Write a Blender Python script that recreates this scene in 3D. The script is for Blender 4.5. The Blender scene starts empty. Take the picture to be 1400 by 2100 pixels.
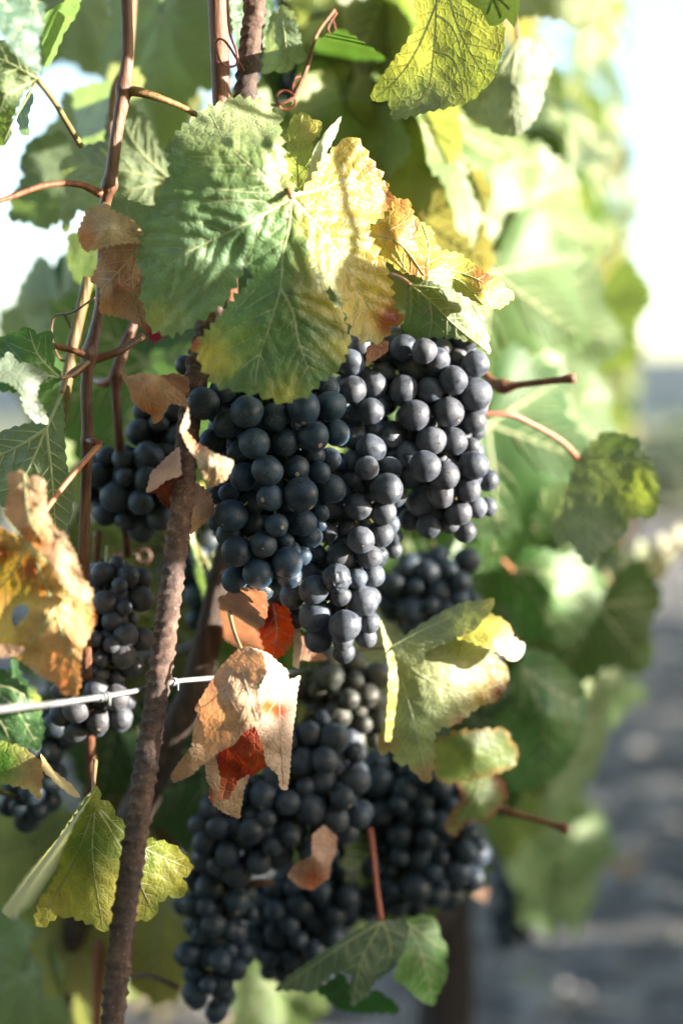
import bpy, math, random
import numpy as np
from mathutils import Vector, Matrix, Quaternion, noise
from mathutils.geometry import delaunay_2d_cdt
from mathutils.kdtree import KDTree

# ------------------------------------------------------------------ camera, sky, sun, exposure
SC = bpy.context.scene
COL = SC.collection
F = 50 / 36 * 2100            # pixels per unit slope in the 1400 x 2100 picture
CAM = Vector((0, 0, .95))
PITCH = math.atan((1050 - 860) / F)
FW = Vector((0, math.cos(PITCH), -math.sin(PITCH)))
UP = Vector((0, math.sin(PITCH), math.cos(PITCH)))
RT = Vector((1, 0, 0))
cam = bpy.data.cameras.new('camera')
cam.sensor_fit = 'VERTICAL'; cam.sensor_height = 36; cam.sensor_width = 24; cam.lens = 50
cam.clip_start = .02; cam.clip_end = 20000
cam.dof.use_dof = True; cam.dof.focus_distance = .688; cam.dof.aperture_fstop = 2.8
co = bpy.data.objects.new('camera', cam); COL.objects.link(co)
co.location = CAM; co.rotation_euler = (math.pi / 2 - PITCH, 0, 0)
SC.camera = co

SUN_EL, SUN_AZ = math.radians(12), math.radians(101)     # azimuth from +Y (the view) towards +X (right)
S = Vector((math.cos(SUN_EL) * math.sin(SUN_AZ), math.cos(SUN_EL) * math.cos(SUN_AZ), math.sin(SUN_EL)))
w = bpy.data.worlds.new('World'); SC.world = w; w.use_nodes = True
nt = w.node_tree
sky = nt.nodes.new('ShaderNodeTexSky'); sky.sky_type = 'NISHITA'; sky.sun_disc = False
sky.sun_elevation = SUN_EL; sky.sun_rotation = SUN_AZ
sky.air_density = 1.0; sky.dust_density = 1.3; sky.ozone_density = 1.0
nt.links.new(sky.outputs[0], nt.nodes['Background'].inputs[0])
nt.nodes['Background'].inputs[1].default_value = .098
sl = bpy.data.lights.new('sun', 'SUN'); sl.energy = 5.0; sl.angle = math.radians(.53); sl.color = (1, .93, .82)
so = bpy.data.objects.new('sun', sl); COL.objects.link(so); so.rotation_euler = S.to_track_quat('Z', 'Y').to_euler()
so.location = (3, 0, 4)
SC.view_settings.view_transform = 'Standard'; SC.view_settings.look = 'None'
SC.view_settings.gamma = 1; SC.view_settings.exposure = 2.75; SC.view_settings.use_curve_mapping = False
SC.cycles.use_denoising = True
SC.cycles.use_light_tree = False; SC.cycles.max_bounces = 5; SC.cycles.diffuse_bounces = 4; SC.cycles.glossy_bounces = 2; SC.cycles.transmission_bounces = 4; SC.cycles.volume_bounces = 0; SC.cycles.transparent_max_bounces = 4
SC.cycles.adaptive_threshold = .02
SC.cycles.sample_clamp_indirect = 6

random.seed(7)
R = random.Random(11)

# ------------------------------------------------------------------ helpers
def P(px, py, d):
    return CAM + FW * d + RT * ((px - 700) / F * d) + UP * ((1050 - py) / F * d)

def lin(h):
    h = h.lstrip('#')
    o = []
    for i in (0, 2, 4):
        c = int(h[i:i + 2], 16) / 255
        o.append(c / 12.92 if c <= .04045 else ((c + .055) / 1.055) ** 2.4)
    return np.array(o)

def mesh(name, vs, fs, mats, smooth=True, cols=None, mi=None):
    me = bpy.data.meshes.new(name)
    me.from_pydata([tuple(v) for v in vs], [], [tuple(f) for f in fs])
    for m in (mats if isinstance(mats, (list, tuple)) else [mats]):
        me.materials.append(m)
    if smooth and len(me.polygons):
        me.polygons.foreach_set('use_smooth', [True] * len(me.polygons))
    if mi is not None:
        me.polygons.foreach_set('material_index', mi)
    if cols is not None:
        a = me.color_attributes.new('col', 'FLOAT_COLOR', 'POINT')
        c = np.ones((len(vs), 4), dtype=np.float32); c[:, :3] = cols
        a.data.foreach_set('color', c.ravel())
    me.update()
    return me

def link(name, data, parent=None, loc=None):
    o = bpy.data.objects.new(name, data); COL.objects.link(o)
    if loc is not None: o.location = loc
    if parent is not None:
        o.parent = parent
        b = Vector((0, 0, 0)); q = parent
        while q is not None:
            b = b + Vector(q.location); q = q.parent
        o.location = Vector(o.location) - b
    return o

def tag(o, label=None, cat=None, group=None, kind=None):
    if label: o['label'] = label
    if cat: o['category'] = cat
    if group: o['group'] = group
    if kind: o['kind'] = kind
    return o

def catmull(pts, n=6):
    """pts: list of tuples; returns a smooth polyline through them"""
    p = [np.array(q, float) for q in pts]
    if len(p) < 3:
        return [p[0] + (p[-1] - p[0]) * t for t in np.linspace(0, 1, n + 1)]
    p = [2 * p[0] - p[1]] + p + [2 * p[-1] - p[-2]]
    out = []
    for i in range(1, len(p) - 2):
        a, b, c, d = p[i - 1:i + 3]
        for k in range(n):
            t = k / n
            out.append(.5 * (2 * b + (c - a) * t + (2 * a - 5 * b + 4 * c - d) * t * t + (3 * b - a - 3 * c + d) * t ** 3))
    out.append(p[-2])
    return out

def tube(pts, rad, seg=8, cap=True, rf=None):
    """pts: world points, rad: radius or list; rf(i, a) -> radius factor"""
    pts = [Vector(p) for p in pts]
    n = len(pts)
    if not hasattr(rad, '__len__'): rad = [rad] * n
    vs, fs = [], []
    t0 = (pts[1] - pts[0]).normalized()
    ref = Vector((1, 0, 0)) if abs(t0.x) < .8 else Vector((0, 0, 1))
    u = (ref - t0 * ref.dot(t0)).normalized()
    for i in range(n):
        t = (pts[min(i + 1, n - 1)] - pts[max(i - 1, 0)])
        t = t.normalized() if t.length > 1e-9 else t0
        u = (u - t * u.dot(t)).normalized()
        v = t.cross(u)
        for k in range(seg):
            a = 2 * math.pi * k / seg
            r = rad[i] * (rf(i, a) if rf else 1)
            vs.append(pts[i] + u * (math.cos(a) * r) + v * (math.sin(a) * r))
    for i in range(n - 1):
        for k in range(seg):
            a, b = i * seg + k, i * seg + (k + 1) % seg
            fs.append((a, b, b + seg, a + seg))
    if cap:
        fs.append(tuple(range(seg - 1, -1, -1))); fs.append(tuple((n - 1) * seg + k for k in range(seg)))
    return vs, fs

def join(parts):
    vs, fs = [], []
    for v, f in parts:
        o = len(vs); vs += list(v); fs += [tuple(i + o for i in q) for q in f]
    return vs, fs

# ------------------------------------------------------------------ materials
def newmat(name):
    m = bpy.data.materials.new(name); m.use_nodes = True
    n = m.node_tree; n.nodes.clear()
    return m, n

def nd(n, t, **kw):
    x = n.nodes.new(t)
    for k, v in kw.items(): setattr(x, k, v)
    return x

def inp(n, x, key, val):
    s = x.inputs[key]
    if hasattr(val, 'is_output') or isinstance(val, bpy.types.NodeSocket): n.links.new(val, s)
    else: s.default_value = val

def mixc(n, fac, a, b, mode='MIX'):
    x = nd(n, 'ShaderNodeMix', data_type='RGBA', blend_type=mode)
    inp(n, x, 0, fac)
    for k, v in ((6, a), (7, b)):
        if isinstance(v, bpy.types.NodeSocket): n.links.new(v, x.inputs[k])
        else: x.inputs[k].default_value = (*v, 1)
    return x.outputs[2]

def math_(n, op, a, b=0.5, clamp=False):
    x = nd(n, 'ShaderNodeMath', operation=op, use_clamp=clamp)
    inp(n, x, 0, a); inp(n, x, 1, b)
    return x.outputs[0]

def noise_(n, co, scale, detail=3, rough=.55):
    x = nd(n, 'ShaderNodeTexNoise'); inp(n, x, 'Scale', scale); inp(n, x, 'Detail', detail); inp(n, x, 'Roughness', rough)
    n.links.new(co, x.inputs['Vector'])
    return x.outputs[0]

def ramp(n, fac, stops):
    x = nd(n, 'ShaderNodeValToRGB')
    e = x.color_ramp.elements
    while len(e) < len(stops): e.new(.5)
    for q, (p, c) in zip(e, stops):
        q.position = p; q.color = (*[k * 1.4 for k in c], 1) if hasattr(c, '__len__') else (c, c, c, 1)
    n.links.new(fac, x.inputs[0])
    return x.outputs[0]

def scaled(n, co, s):
    x = nd(n, 'ShaderNodeMapping'); x.inputs['Scale'].default_value = s
    n.links.new(co, x.inputs[0])
    return x.outputs[0]

def leaf_material(name, trans=.42, tmul=(1.3, 1.22, .66), dim=.74, back=(.19, .225, .165), backf=.62, rough=.44, bump=.3, spec=.5, wr=0.0, far=False, sat=.95):
    m, n = newmat(name)
    out = nd(n, 'ShaderNodeOutputMaterial')
    tc = nd(n, 'ShaderNodeTexCoord').outputs['Object']
    at = nd(n, 'ShaderNodeAttribute', attribute_name='col').outputs['Color']
    oi = nd(n, 'ShaderNodeObjectInfo')
    col = mixc(n, 1.0, mixc(n, 1.0, at, oi.outputs['Color'], 'MULTIPLY'), (dim,) * 3, 'MULTIPLY')
    n1 = noise_(n, tc, 55, 4, .6)
    hs = nd(n, 'ShaderNodeHueSaturation')
    inp(n, hs, 'Color', col); inp(n, hs, 'Saturation', sat)
    inp(n, hs, 'Value', ramp(n, n1, [(.3, .72), (.7, 1.25)]))
    inp(n, hs, 'Hue', ramp(n, noise_(n, tc, 30, 2), [(.3, .488), (.7, .51)]))
    front = hs.outputs[0]
    if far:                                     # seen only out of focus: no fine relief
        geo = nd(n, 'ShaderNodeNewGeometry')
        surf = mixc(n, geo.outputs['Backfacing'], front, mixc(n, backf, front, back))
        pr = nd(n, 'ShaderNodeBsdfPrincipled')
        inp(n, pr, 'Base Color', surf); inp(n, pr, 'Roughness', rough); inp(n, pr, 'Specular IOR Level', spec)
        tr = nd(n, 'ShaderNodeBsdfTranslucent'); inp(n, tr, 'Color', mixc(n, 1.0, front, tmul, 'MULTIPLY'))
        mx = nd(n, 'ShaderNodeMixShader'); mx.inputs[0].default_value = trans
        n.links.new(pr.outputs[0], mx.inputs[1]); n.links.new(tr.outputs[0], mx.inputs[2]); n.links.new(mx.outputs[0], out.inputs[0])
        return m
    vo = nd(n, 'ShaderNodeTexVoronoi', feature='DISTANCE_TO_EDGE'); inp(n, vo, 'Scale', 260.)
    wob = nd(n, 'ShaderNodeTexNoise'); inp(n, wob, 'Scale', 120.); n.links.new(tc, wob.inputs['Vector'])
    wv = nd(n, 'ShaderNodeVectorMath', operation='MULTIPLY_ADD')
    n.links.new(wob.outputs['Color'], wv.inputs[0]); wv.inputs[1].default_value = (.004,) * 3; n.links.new(tc, wv.inputs[2])
    n.links.new(wv.outputs[0], vo.inputs['Vector'])
    cell = ramp(n, vo.outputs['Distance'], [(0, 0), (.16, 1)])
    net = ramp(n, vo.outputs['Distance'], [(0, 1.25), (.06, 1.0)])
    front = mixc(n, .8, front, net, 'MULTIPLY')
    bk = mixc(n, backf, front, back)
    geo = nd(n, 'ShaderNodeNewGeometry')
    surf = mixc(n, geo.outputs['Backfacing'], front, bk)
    hgt = math_(n, 'ADD', math_(n, 'MULTIPLY', cell, .5), math_(n, 'MULTIPLY', noise_(n, tc, 180, 3), .8))
    if wr: hgt = math_(n, 'ADD', hgt, math_(n, 'MULTIPLY', noise_(n, tc, 70, 6, .7), wr))
    bp = nd(n, 'ShaderNodeBump'); inp(n, bp, 'Strength', bump); inp(n, bp, 'Distance', .0016); inp(n, bp, 'Height', hgt)
    pr = nd(n, 'ShaderNodeBsdfPrincipled')
    inp(n, pr, 'Base Color', surf); inp(n, pr, 'Roughness', rough); inp(n, pr, 'Specular IOR Level', spec)
    inp(n, pr, 'Normal', bp.outputs[0])
    tr = nd(n, 'ShaderNodeBsdfTranslucent')
    inp(n, tr, 'Color', mixc(n, 1.0, front, tmul, 'MULTIPLY')); inp(n, tr, 'Normal', bp.outputs[0])
    mx = nd(n, 'ShaderNodeMixShader'); mx.inputs[0].default_value = trans
    n.links.new(pr.outputs[0], mx.inputs[1]); n.links.new(tr.outputs[0], mx.inputs[2])
    n.links.new(mx.outputs[0], out.inputs[0])
    return m

def simple(name, stops, scale=(60, 60, 60), nsc=1., detail=5, rough=.6, bump=.4, bdist=.001, spec=.4, metal=0, objcol=False, trans=0):
    m, n = newmat(name)
    out = nd(n, 'ShaderNodeOutputMaterial')
    tc = scaled(n, nd(n, 'ShaderNodeTexCoord').outputs['Object'], scale)
    f = noise_(n, tc, nsc, detail, .65)
    c = ramp(n, f, stops)
    if objcol:
        c = mixc(n, 1., c, nd(n, 'ShaderNodeObjectInfo').outputs['Color'], 'MULTIPLY')
    pr = nd(n, 'ShaderNodeBsdfPrincipled')
    inp(n, pr, 'Base Color', c); inp(n, pr, 'Roughness', rough); inp(n, pr, 'Specular IOR Level', spec); inp(n, pr, 'Metallic', metal)
    bp = nd(n, 'ShaderNodeBump'); inp(n, bp, 'Strength', bump); inp(n, bp, 'Distance', bdist); inp(n, bp, 'Height', noise_(n, tc, nsc * 1.7, detail, .7))
    inp(n, pr, 'Normal', bp.outputs[0])
    sh = pr.outputs[0]
    if trans:
        tr = nd(n, 'ShaderNodeBsdfTranslucent'); inp(n, tr, 'Color', c)
        mx = nd(n, 'ShaderNodeMixShader'); mx.inputs[0].default_value = trans
        n.links.new(sh, mx.inputs[1]); n.links.new(tr.outputs[0], mx.inputs[2]); sh = mx.outputs[0]
    n.links.new(sh, out.inputs[0])
    return m

M = {}
M['leaf'] = leaf_material('vine_leaf')
M['leaf_far'] = leaf_material('vine_leaf_afar', dim=.60, rough=.5, spec=.35, far=True, sat=.83)
M['dry'] = leaf_material('dry_leaf', trans=.30, tmul=(1.35, .95, .62), dim=.84, back=(.42, .35, .28), backf=.5, rough=.62, bump=.42, spec=.25, wr=1.2, sat=1.05)
M['vein'] = simple('leaf_vein', [(.3, (.24, .27, .13)), (.7, (.33, .35, .19))], rough=.5, bump=.2, trans=.3)
M['vein_dry'] = simple('dry_leaf_vein', [(.3, (.36, .28, .19)), (.7, (.46, .37, .27))], rough=.6, bump=.2, trans=.4)
M['petiole'] = simple('petiole_skin', [(.3, (.13, .065, .04)), (.55, (.17, .11, .052)), (.75, (.13, .135, .046))], scale=(40, 40, 40), rough=.5, bump=.25, objcol=True)
M['cane'] = simple('cane_bark', [(.25, (.026, .010, .005)), (.5, (.080, .034, .017)), (.75, (.145, .072, .038))], scale=(420, 420, 26), rough=.5, bump=.7, bdist=.0009, objcol=True)
M['wood'] = simple('old_wood', [(.25, (.020, .014, .011)), (.55, (.07, .052, .040)), (.8, (.16, .125, .10))], scale=(160, 160, 22), rough=.85, bump=1., bdist=.004, objcol=True)
M['wire'] = simple('galvanised_wire', [(.3, (.09, .093, .096)), (.7, (.16, .162, .165))], scale=(150, 150, 150), rough=.45, bump=.25, metal=.15, spec=.5)

def rust_material():
    m, n = newmat('rusty_steel')
    out = nd(n, 'ShaderNodeOutputMaterial')
    tc = nd(n, 'ShaderNodeTexCoord').outputs['Object']
    c = ramp(n, noise_(n, tc, 170, 6, .7), [(.28, (.022, .015, .013)), (.45, (.065, .038, .028)), (.6, (.125, .074, .053)), (.78, (.22, .155, .12))])
    c = mixc(n, ramp(n, noise_(n, tc, 30, 3), [(.4, 0), (.65, .75)]), c, (.050, .040, .037))
    c = mixc(n, ramp(n, noise_(n, tc, 900, 2), [(.62, 0), (.72, .8)]), c, (.26, .22, .19))
    pr = nd(n, 'ShaderNodeBsdfPrincipled'); inp(n, pr, 'Base Color', c); inp(n, pr, 'Roughness', .78); inp(n, pr, 'Specular IOR Level', .3)
    bp = nd(n, 'ShaderNodeBump'); inp(n, bp, 'Strength', 1.); inp(n, bp, 'Distance', .0016)
    inp(n, bp, 'Height', noise_(n, tc, 420, 6, .75)); inp(n, pr, 'Normal', bp.outputs[0])
    n.links.new(pr.outputs[0], out.inputs[0])
    return m
M['rust'] = rust_material()

def grape_material():
    m, n = newmat('grape_skin')
    out = nd(n, 'ShaderNodeOutputMaterial')
    tc = nd(n, 'ShaderNodeTexCoord').outputs['Object']
    oi = nd(n, 'ShaderNodeObjectInfo')
    off = nd(n, 'ShaderNodeVectorMath', operation='ADD')
    sc_ = nd(n, 'ShaderNodeVectorMath', operation='SCALE'); n.links.new(oi.outputs['Location'], sc_.inputs[0]); sc_.inputs['Scale'].default_value = 57.3
    n.links.new(tc, off.inputs[0]); n.links.new(sc_.outputs[0], off.inputs[1])
    co_ = off.outputs[0]
    skin = mixc(n, oi.outputs['Random'], (.008, .012, .020), (.018, .011, .014))
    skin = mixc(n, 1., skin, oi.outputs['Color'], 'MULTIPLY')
    bloomc = mixc(n, 1., mixc(n, oi.outputs['Random'], (.088, .094, .106), (.112, .102, .102)), oi.outputs['Color'], 'MULTIPLY')
    patch = ramp(n, noise_(n, co_, 1.7, 5, .68), [(.32, .12), (.48, .65), (.66, 1.0)])
    c = mixc(n, patch, skin, bloomc)
    # fine dusty specks, denser on some berries
    dens = ramp(n, noise_(n, co_, 1.0, 1), [(.36, 0), (.62, .85)])
    sp = ramp(n, noise_(n, co_, 11, 4, .75), [(.52, 0), (.66, 1)])
    c = mixc(n, math_(n, 'MULTIPLY', dens, sp), c, (.155, .152, .146))
    rub = ramp(n, noise_(n, co_, 4.5, 4, .7), [(.60, 0), (.70, .7)])
    c = mixc(n, rub, c, skin)
    # scar at the berry tip
    pz = nd(n, 'ShaderNodeSeparateXYZ'); n.links.new(tc, pz.inputs[0])
    ring = ramp(n, pz.outputs[2], [(.9925, 0), (.9955, 1)])
    dot = ramp(n, pz.outputs[2], [(.9975, 0), (.9985, 1)])
    c = mixc(n, ring, c, (.018, .010, .008)); c = mixc(n, dot, c, (.30, .24, .17))
    pr = nd(n, 'ShaderNodeBsdfPrincipled'); inp(n, pr, 'Base Color', c)
    inp(n, pr, 'Roughness', ramp(n, patch, [(.2, .38), (.9, .62)])); inp(n, pr, 'Specular IOR Level', .42)
    inp(n, pr, 'Diffuse Roughness', .0); inp(n, pr, 'Sheen Weight', .06); inp(n, pr, 'Sheen Roughness', .45); inp(n, pr, 'Sheen Tint', (.55, .72, 1, 1))
    bp = nd(n, 'ShaderNodeBump'); inp(n, bp, 'Strength', .3); inp(n, bp, 'Distance', .0002); inp(n, bp, 'Height', noise_(n, co_, 9, 4, .7))
    inp(n, pr, 'Normal', bp.outputs[0])
    n.links.new(pr.outputs[0], out.inputs[0])
    return m
M['grape'] = grape_material()

# ------------------------------------------------------------------ the setting: ground, field, hills
def ground_h(x, y):
    return .035 * noise.noise(Vector((x * .9, y * .9, 0))) + .022 * noise.noise(Vector((x * 3.1, y * 3.1, 3))) + .012 * noise.noise(Vector((x * 9, y * 9, 5)))

def soil_material():
    m, n = newmat('stony_soil')
    out = nd(n, 'ShaderNodeOutputMaterial')
    tc = nd(n, 'ShaderNodeTexCoord').outputs['Object']
    a = ramp(n, noise_(n, tc, 7.5, 5, .65), [(.38, (.012, .0105, .009)), (.5, (.052, .047, .040)), (.62, (.20, .18, .155))])
    b = ramp(n, noise_(n, tc, 34, 5, .7), [(.3, (.03, .028, .026)), (.7, (.16, .15, .14))])
    c = mixc(n, .3, a, b)
    pr = nd(n, 'ShaderNodeBsdfPrincipled'); inp(n, pr, 'Base Color', c); inp(n, pr, 'Roughness', .9)
    bp = nd(n, 'ShaderNodeBump'); inp(n, bp, 'Strength', 1.); inp(n, bp, 'Distance', .03); inp(n, bp, 'Height', noise_(n, tc, 25, 6, .7)); inp(n, pr, 'Normal', bp.outputs[0])
    n.links.new(pr.outputs[0], out.inputs[0])
    return m
M['soil'] = soil_material()
M['field'] = simple('grass_field', [(.3, (.045, .052, .020)), (.7, (.10, .10, .045))], scale=(.25, .25, .25), rough=.95, bump=0)
M['hill'] = simple('haze_tinted_hill', [(.3, (.010, .020, .024)), (.6, (.018, .032, .036)), (.8, (.045, .055, .05))], scale=(.012, .012, .012), rough=.95, bump=0)  # the blue of distant haze is put into the hill colour
M['stone'] = simple('field_stone', [(.3, (.06, .056, .052)), (.7, (.17, .16, .15))], scale=(9, 9, 9), rough=.9, bump=.5, bdist=.004)

xs = np.concatenate([-np.geomspace(6000, 4, 26), np.linspace(-3.6, 3.6, 73), np.geomspace(4, 6000, 26)])
ys = np.concatenate([-np.geomspace(400, 3, 12), np.linspace(-2.5, 7, 96), np.geomspace(7.3, 9000, 40)])
gv = [(x, y, ground_h(x, y) if abs(x) < 30 and abs(y) < 30 else 0) for y in ys for x in xs]
W_ = len(xs)
gf = [(j * W_ + i, j * W_ + i + 1, (j + 1) * W_ + i + 1, (j + 1) * W_ + i) for j in range(len(ys) - 1) for i in range(W_ - 1)]
tag(link('ground', mesh('ground', gv, gf, M['soil'])), kind='structure')
fx = np.linspace(-900, 900, 40); fy = np.geomspace(13.5, 1500, 30)
fv = [(x, y, .06 + .002 * y + .5 * noise.noise(Vector((x * .02, y * .02, 1))) * min(1, y / 200)) for y in fy for x in fx]
ff = [(j * 40 + i, j * 40 + i + 1, (j + 1) * 40 + i + 1, (j + 1) * 40 + i) for j in range(29) for i in range(39)]
tag(link('field', mesh('field', fv, ff, M['field'])), kind='structure')
def hills(y0, depth, top, seed):
    vs, fs = [], []; nx, ny = 90, 12
    for j in range(ny):
        t = j / (ny - 1)
        for i in range(nx):
            x = -2600 + 5200 * i / (nx - 1)
            h = top * (.8 + .35 * noise.noise(Vector((x * .0011 + seed, seed, 0))) + .10 * noise.noise(Vector((x * .006, seed, 2))))
            vs.append((x, y0 + depth * t, h * math.sin(min(1, t * 1.05) * math.pi / 2) + (6 * noise.noise(Vector((x * .02, t * 9, seed))) if t > 0 else -5)))
    for j in range(ny - 1):
        for i in range(nx - 1):
            fs.append((j * nx + i, j * nx + i + 1, (j + 1) * nx + i + 1, (j + 1) * nx + i))
    return vs, fs
v, f = join([hills(1350, 600, 70, 3.1), hills(2300, 900, 190, 8.7)])
tag(link('hills', mesh('hills', v, f, M['hill'])), kind='structure')

# stones strewn on the soil: nobody could count them
def stone_mesh():
    vs, fs = [], []
    for k in range(2600):
        y = R.uniform(.6, 3.4) if k < 1700 else R.uniform(3.4, 9)
        x = R.uniform(-1.3, 1.5) * (1 + .3 * y)
        r = R.uniform(.007, .020) * (2.4 if R.random() < .2 else 1)
        o = len(vs); a0 = R.random() * 6
        z = ground_h(x, y)
        for j, (zz, rr) in enumerate(((-.5, .7), (.05, 1.0), (.55, .62))):
            for i in range(6):
                a = a0 + i * math.pi / 3 + j * .3
                q = rr * r * R.uniform(.75, 1.2)
                vs.append((x + math.cos(a) * q * 1.2, y + math.sin(a) * q, z + zz * r * .8))
        vs.append((x, y, z + r * .62))
        for j in range(2):
            for i in range(6):
                fs.append((o + j * 6 + i, o + j * 6 + (i + 1) % 6, o + j * 6 + 6 + (i + 1) % 6, o + j * 6 + 6 + i))
        for i in range(6): fs.append((o + 12 + i, o + 12 + (i + 1) % 6, o + 18))
    return vs, fs
v, f = stone_mesh()
tag(link('gravel', mesh('gravel', v, f, M['stone'], smooth=False)), 'pale stones strewn over the bare soil between the rows', 'stones', kind='stuff')

# ------------------------------------------------------------------ leaves of the vines: generic leaf
ROWA, ROWK = -.241, .205       # row line: x = ROWA + ROWK * y
def row_x(y, off=0): return ROWA + ROWK * y + off * 1.02

def leaf_outline(rng, n=150):
    L = [(0, .46, 25), (54, .33, 20), (-54, .33, 20), (108, .20, 22), (-108, .20, 22), (150, .10, 16), (-150, .10, 16)]
    L = [(a + rng.uniform(-5, 5), b * rng.uniform(.8, 1.2), c) for a, b, c in L]
    pts = []
    for i in range(n):
        th = -166 + 332 * i / (n - 1)
        r = .54 + sum(b * math.exp(-((th - a) / c) ** 2) for a, b, c in L)
        if abs(th) > 150: r *= 1 - .45 * ((abs(th) - 150) / 16) ** 2
        tt = (i * .21 + .3 * math.sin(i * .13)) % 1
        r *= 1 + .10 * (tt - .4)
        pts.append((math.sin(math.radians(th)) * r, math.cos(math.radians(th)) * r))
    return pts, [a for a, b, c in L[:5]]

def generic_leaf(seed, name, veins=True, rings=7, n=150, petiole=True):
    rng = random.Random(seed)
    ol, va = leaf_outline(rng, n)
    fold = rng.uniform(.05, .45); droop = rng.uniform(.1, .5); cup = rng.uniform(-.3, .3); ph = rng.random() * 6; wv = rng.uniform(.05, .13)
    tw = rng.uniform(-.35, .35)
    def Z(x, y):
        r2 = x * x + y * y; th = math.atan2(x, y)
        z = fold * (math.sqrt(x * x + .01) - .1) - droop * max(0, y) ** 2 * .6 + cup * r2 * .5 + wv * math.sin(3 * th + ph) * r2 + tw * x * y * .6
        z += .05 * noise.noise(Vector((x * 3, y * 3, seed)))
        return z
    vs = [(0, 0, Z(0, 0))]; fs = []
    for k in range(1, rings + 1):
        t = k / rings
        for x, y in ol: vs.append((x * t, y * t, Z(x * t, y * t)))
    N = len(ol)
    for i in range(N - 1): fs.append((0, 1 + i + 1, 1 + i))
    for k in range(rings - 1):
        for i in range(N - 1):
            a = 1 + k * N + i
            fs.append((a, a + 1, a + 1 + N, a + N))
    # wind so that the normal is +Z
    fs = [tuple(f) for f in fs]
    a, b, c = [np.array(vs[i]) for i in fs[N + 5][:3]]
    if np.cross(b - a, c - a)[2] < 0: fs = [tuple(reversed(f)) for f in fs]
    cols = []
    for x, y, z in vs:
        e = min(1, math.hypot(x, y) / .95)
        q = noise.noise(Vector((x * 2.2, y * 2.2, seed + 9)))
        cols.append(np.array((1, 1, 1)) * (1 + .18 * q) + np.array((.35, .14, -.1)) * max(0, e - .72) * 1.6)
    mi = [0] * len(fs)
    if veins:
        o0 = len(vs)
        def ribbon(pl, w0, w1):
            m = len(pl)
            for side in (1, -1):
                o = len(vs)
                for i, (x, y) in enumerate(pl):
                    dx, dy = pl[min(i + 1, m - 1)][0] - pl[max(i - 1, 0)][0], pl[min(i + 1, m - 1)][1] - pl[max(i - 1, 0)][1]
                    l = math.hypot(dx, dy) or 1; wd = w0 + (w1 - w0) * i / (m - 1)
                    for s, h in ((-1, .004), (0, .012), (1, .004)):
                        xx, yy = x - dy / l * wd * s, y + dx / l * wd * s
                        vs.append((xx, yy, Z(xx, yy) + side * h)); cols.append(np.array((1, 1, 1)))
                for i in range(m - 1):
                    for s in (0, 1):
                        a = o + i * 3 + s
                        q = (a, a + 1, a + 4, a + 3)
                        fs.append(q if side < 0 else q[::-1]); mi.append(1)
        def rad(th):
            th = (th + 180) % 360 - 180
            i = int(round((th + 166) / 332 * (N - 1))); i = max(0, min(N - 1, i))
            return math.hypot(*ol[i])
        for a in va:
            r = rad(a) * .97
            ribbon([(math.sin(math.radians(a)) * r * t, math.cos(math.radians(a)) * r * t) for t in np.linspace(0, 1, 8)], .014, .004)
            for j in range(1, 6):
                t = .12 + j * .145
                for s in (-1, 1):
                    px_, py_ = math.sin(math.radians(a)) * r * t, math.cos(math.radians(a)) * r * t
                    pl = [(px_, py_)]; b = a + s * 46
                    for q in range(7):
                        b -= s * 3
                        nx, ny = pl[-1][0] + math.sin(math.radians(b)) * .05, pl[-1][1] + math.cos(math.radians(b)) * .05
                        th = math.degrees(math.atan2(nx, ny))
                        if abs(th) > 164 or math.hypot(nx, ny) > rad(th) * .95: break
                        if min(abs((th - o_ + 180) % 360 - 180) for o_ in va if o_ != a) < abs((th - a + 180) % 360 - 180): break
                        pl.append((nx, ny))
                    if len(pl) > 2: ribbon(pl, .007, .002)
    if petiole:
        pts = catmull([(0, 0, Z(0, 0)), (0, -.22, -.05), (.05, -.6, -.3), (.0, -.85, -.75)], 4)
        v, f = tube(pts, .02, 5)
        o = len(vs); vs += [tuple(q) for q in v]; fs += [tuple(i + o for i in q) for q in f]
        cols += [np.array((1, 1, 1))] * len(v); mi += [2] * len(f)
    return mesh(name, vs, fs, [M['leaf_far'], M['vein'], M['petiole']], cols=np.clip(np.array(cols), 0, 4), mi=mi)

LEAVES = [generic_leaf(s, 'leaf') for s in (1, 2, 3, 4, 5, 6, 8)]
LEAVES_FAR = [generic_leaf(s, 'far_leaf', veins=False, rings=2, n=44, petiole=False) for s in (21, 22, 23)]
FAR_DATA = {m.name: (np.array([tuple(v.co) for v in m.vertices]), [tuple(p.vertices) for p in m.polygons]) for m in LEAVES_FAR}

GREENS = [lin('5d7f33'), lin('4c7434'), lin('6c8a3a'), lin('7e9440'), lin('48693a')]
YELLOWS = [lin('8f9a4c'), lin('a8a35c'), lin('8c9850')]
TANS = [lin('a8713f'), lin('b98a58'), lin('8a5a38')]

def place_leaf(parent, pos, nrm, size, tipdir=None, col=None, roll=0, meshes=None, name='leaf', rng=R):
    o = link(name, rng.choice(meshes or LEAVES), parent, Vector(pos))
    Z = Vector(nrm).normalized()
    t = Vector(tipdir) if tipdir is not None else Vector((rng.uniform(-.5, .5), rng.uniform(-.5, .5), -1))
    Y = t - Z * t.dot(Z)
    if Y.length < 1e-3: Y = Vector((1, 0, 0))
    Y.normalize(); Xx = Y.cross(Z)
    q = Matrix((Xx, Y, Z)).transposed().to_quaternion()
    o.rotation_mode = 'QUATERNION'; o.rotation_quaternion = q @ Quaternion((0, 1, 0), roll)
    o.scale = (size,) * 3
    c = col if col is not None else rng.choice(GREENS)
    o.color = (*[float(x) for x in c], 1)
    return o

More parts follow.
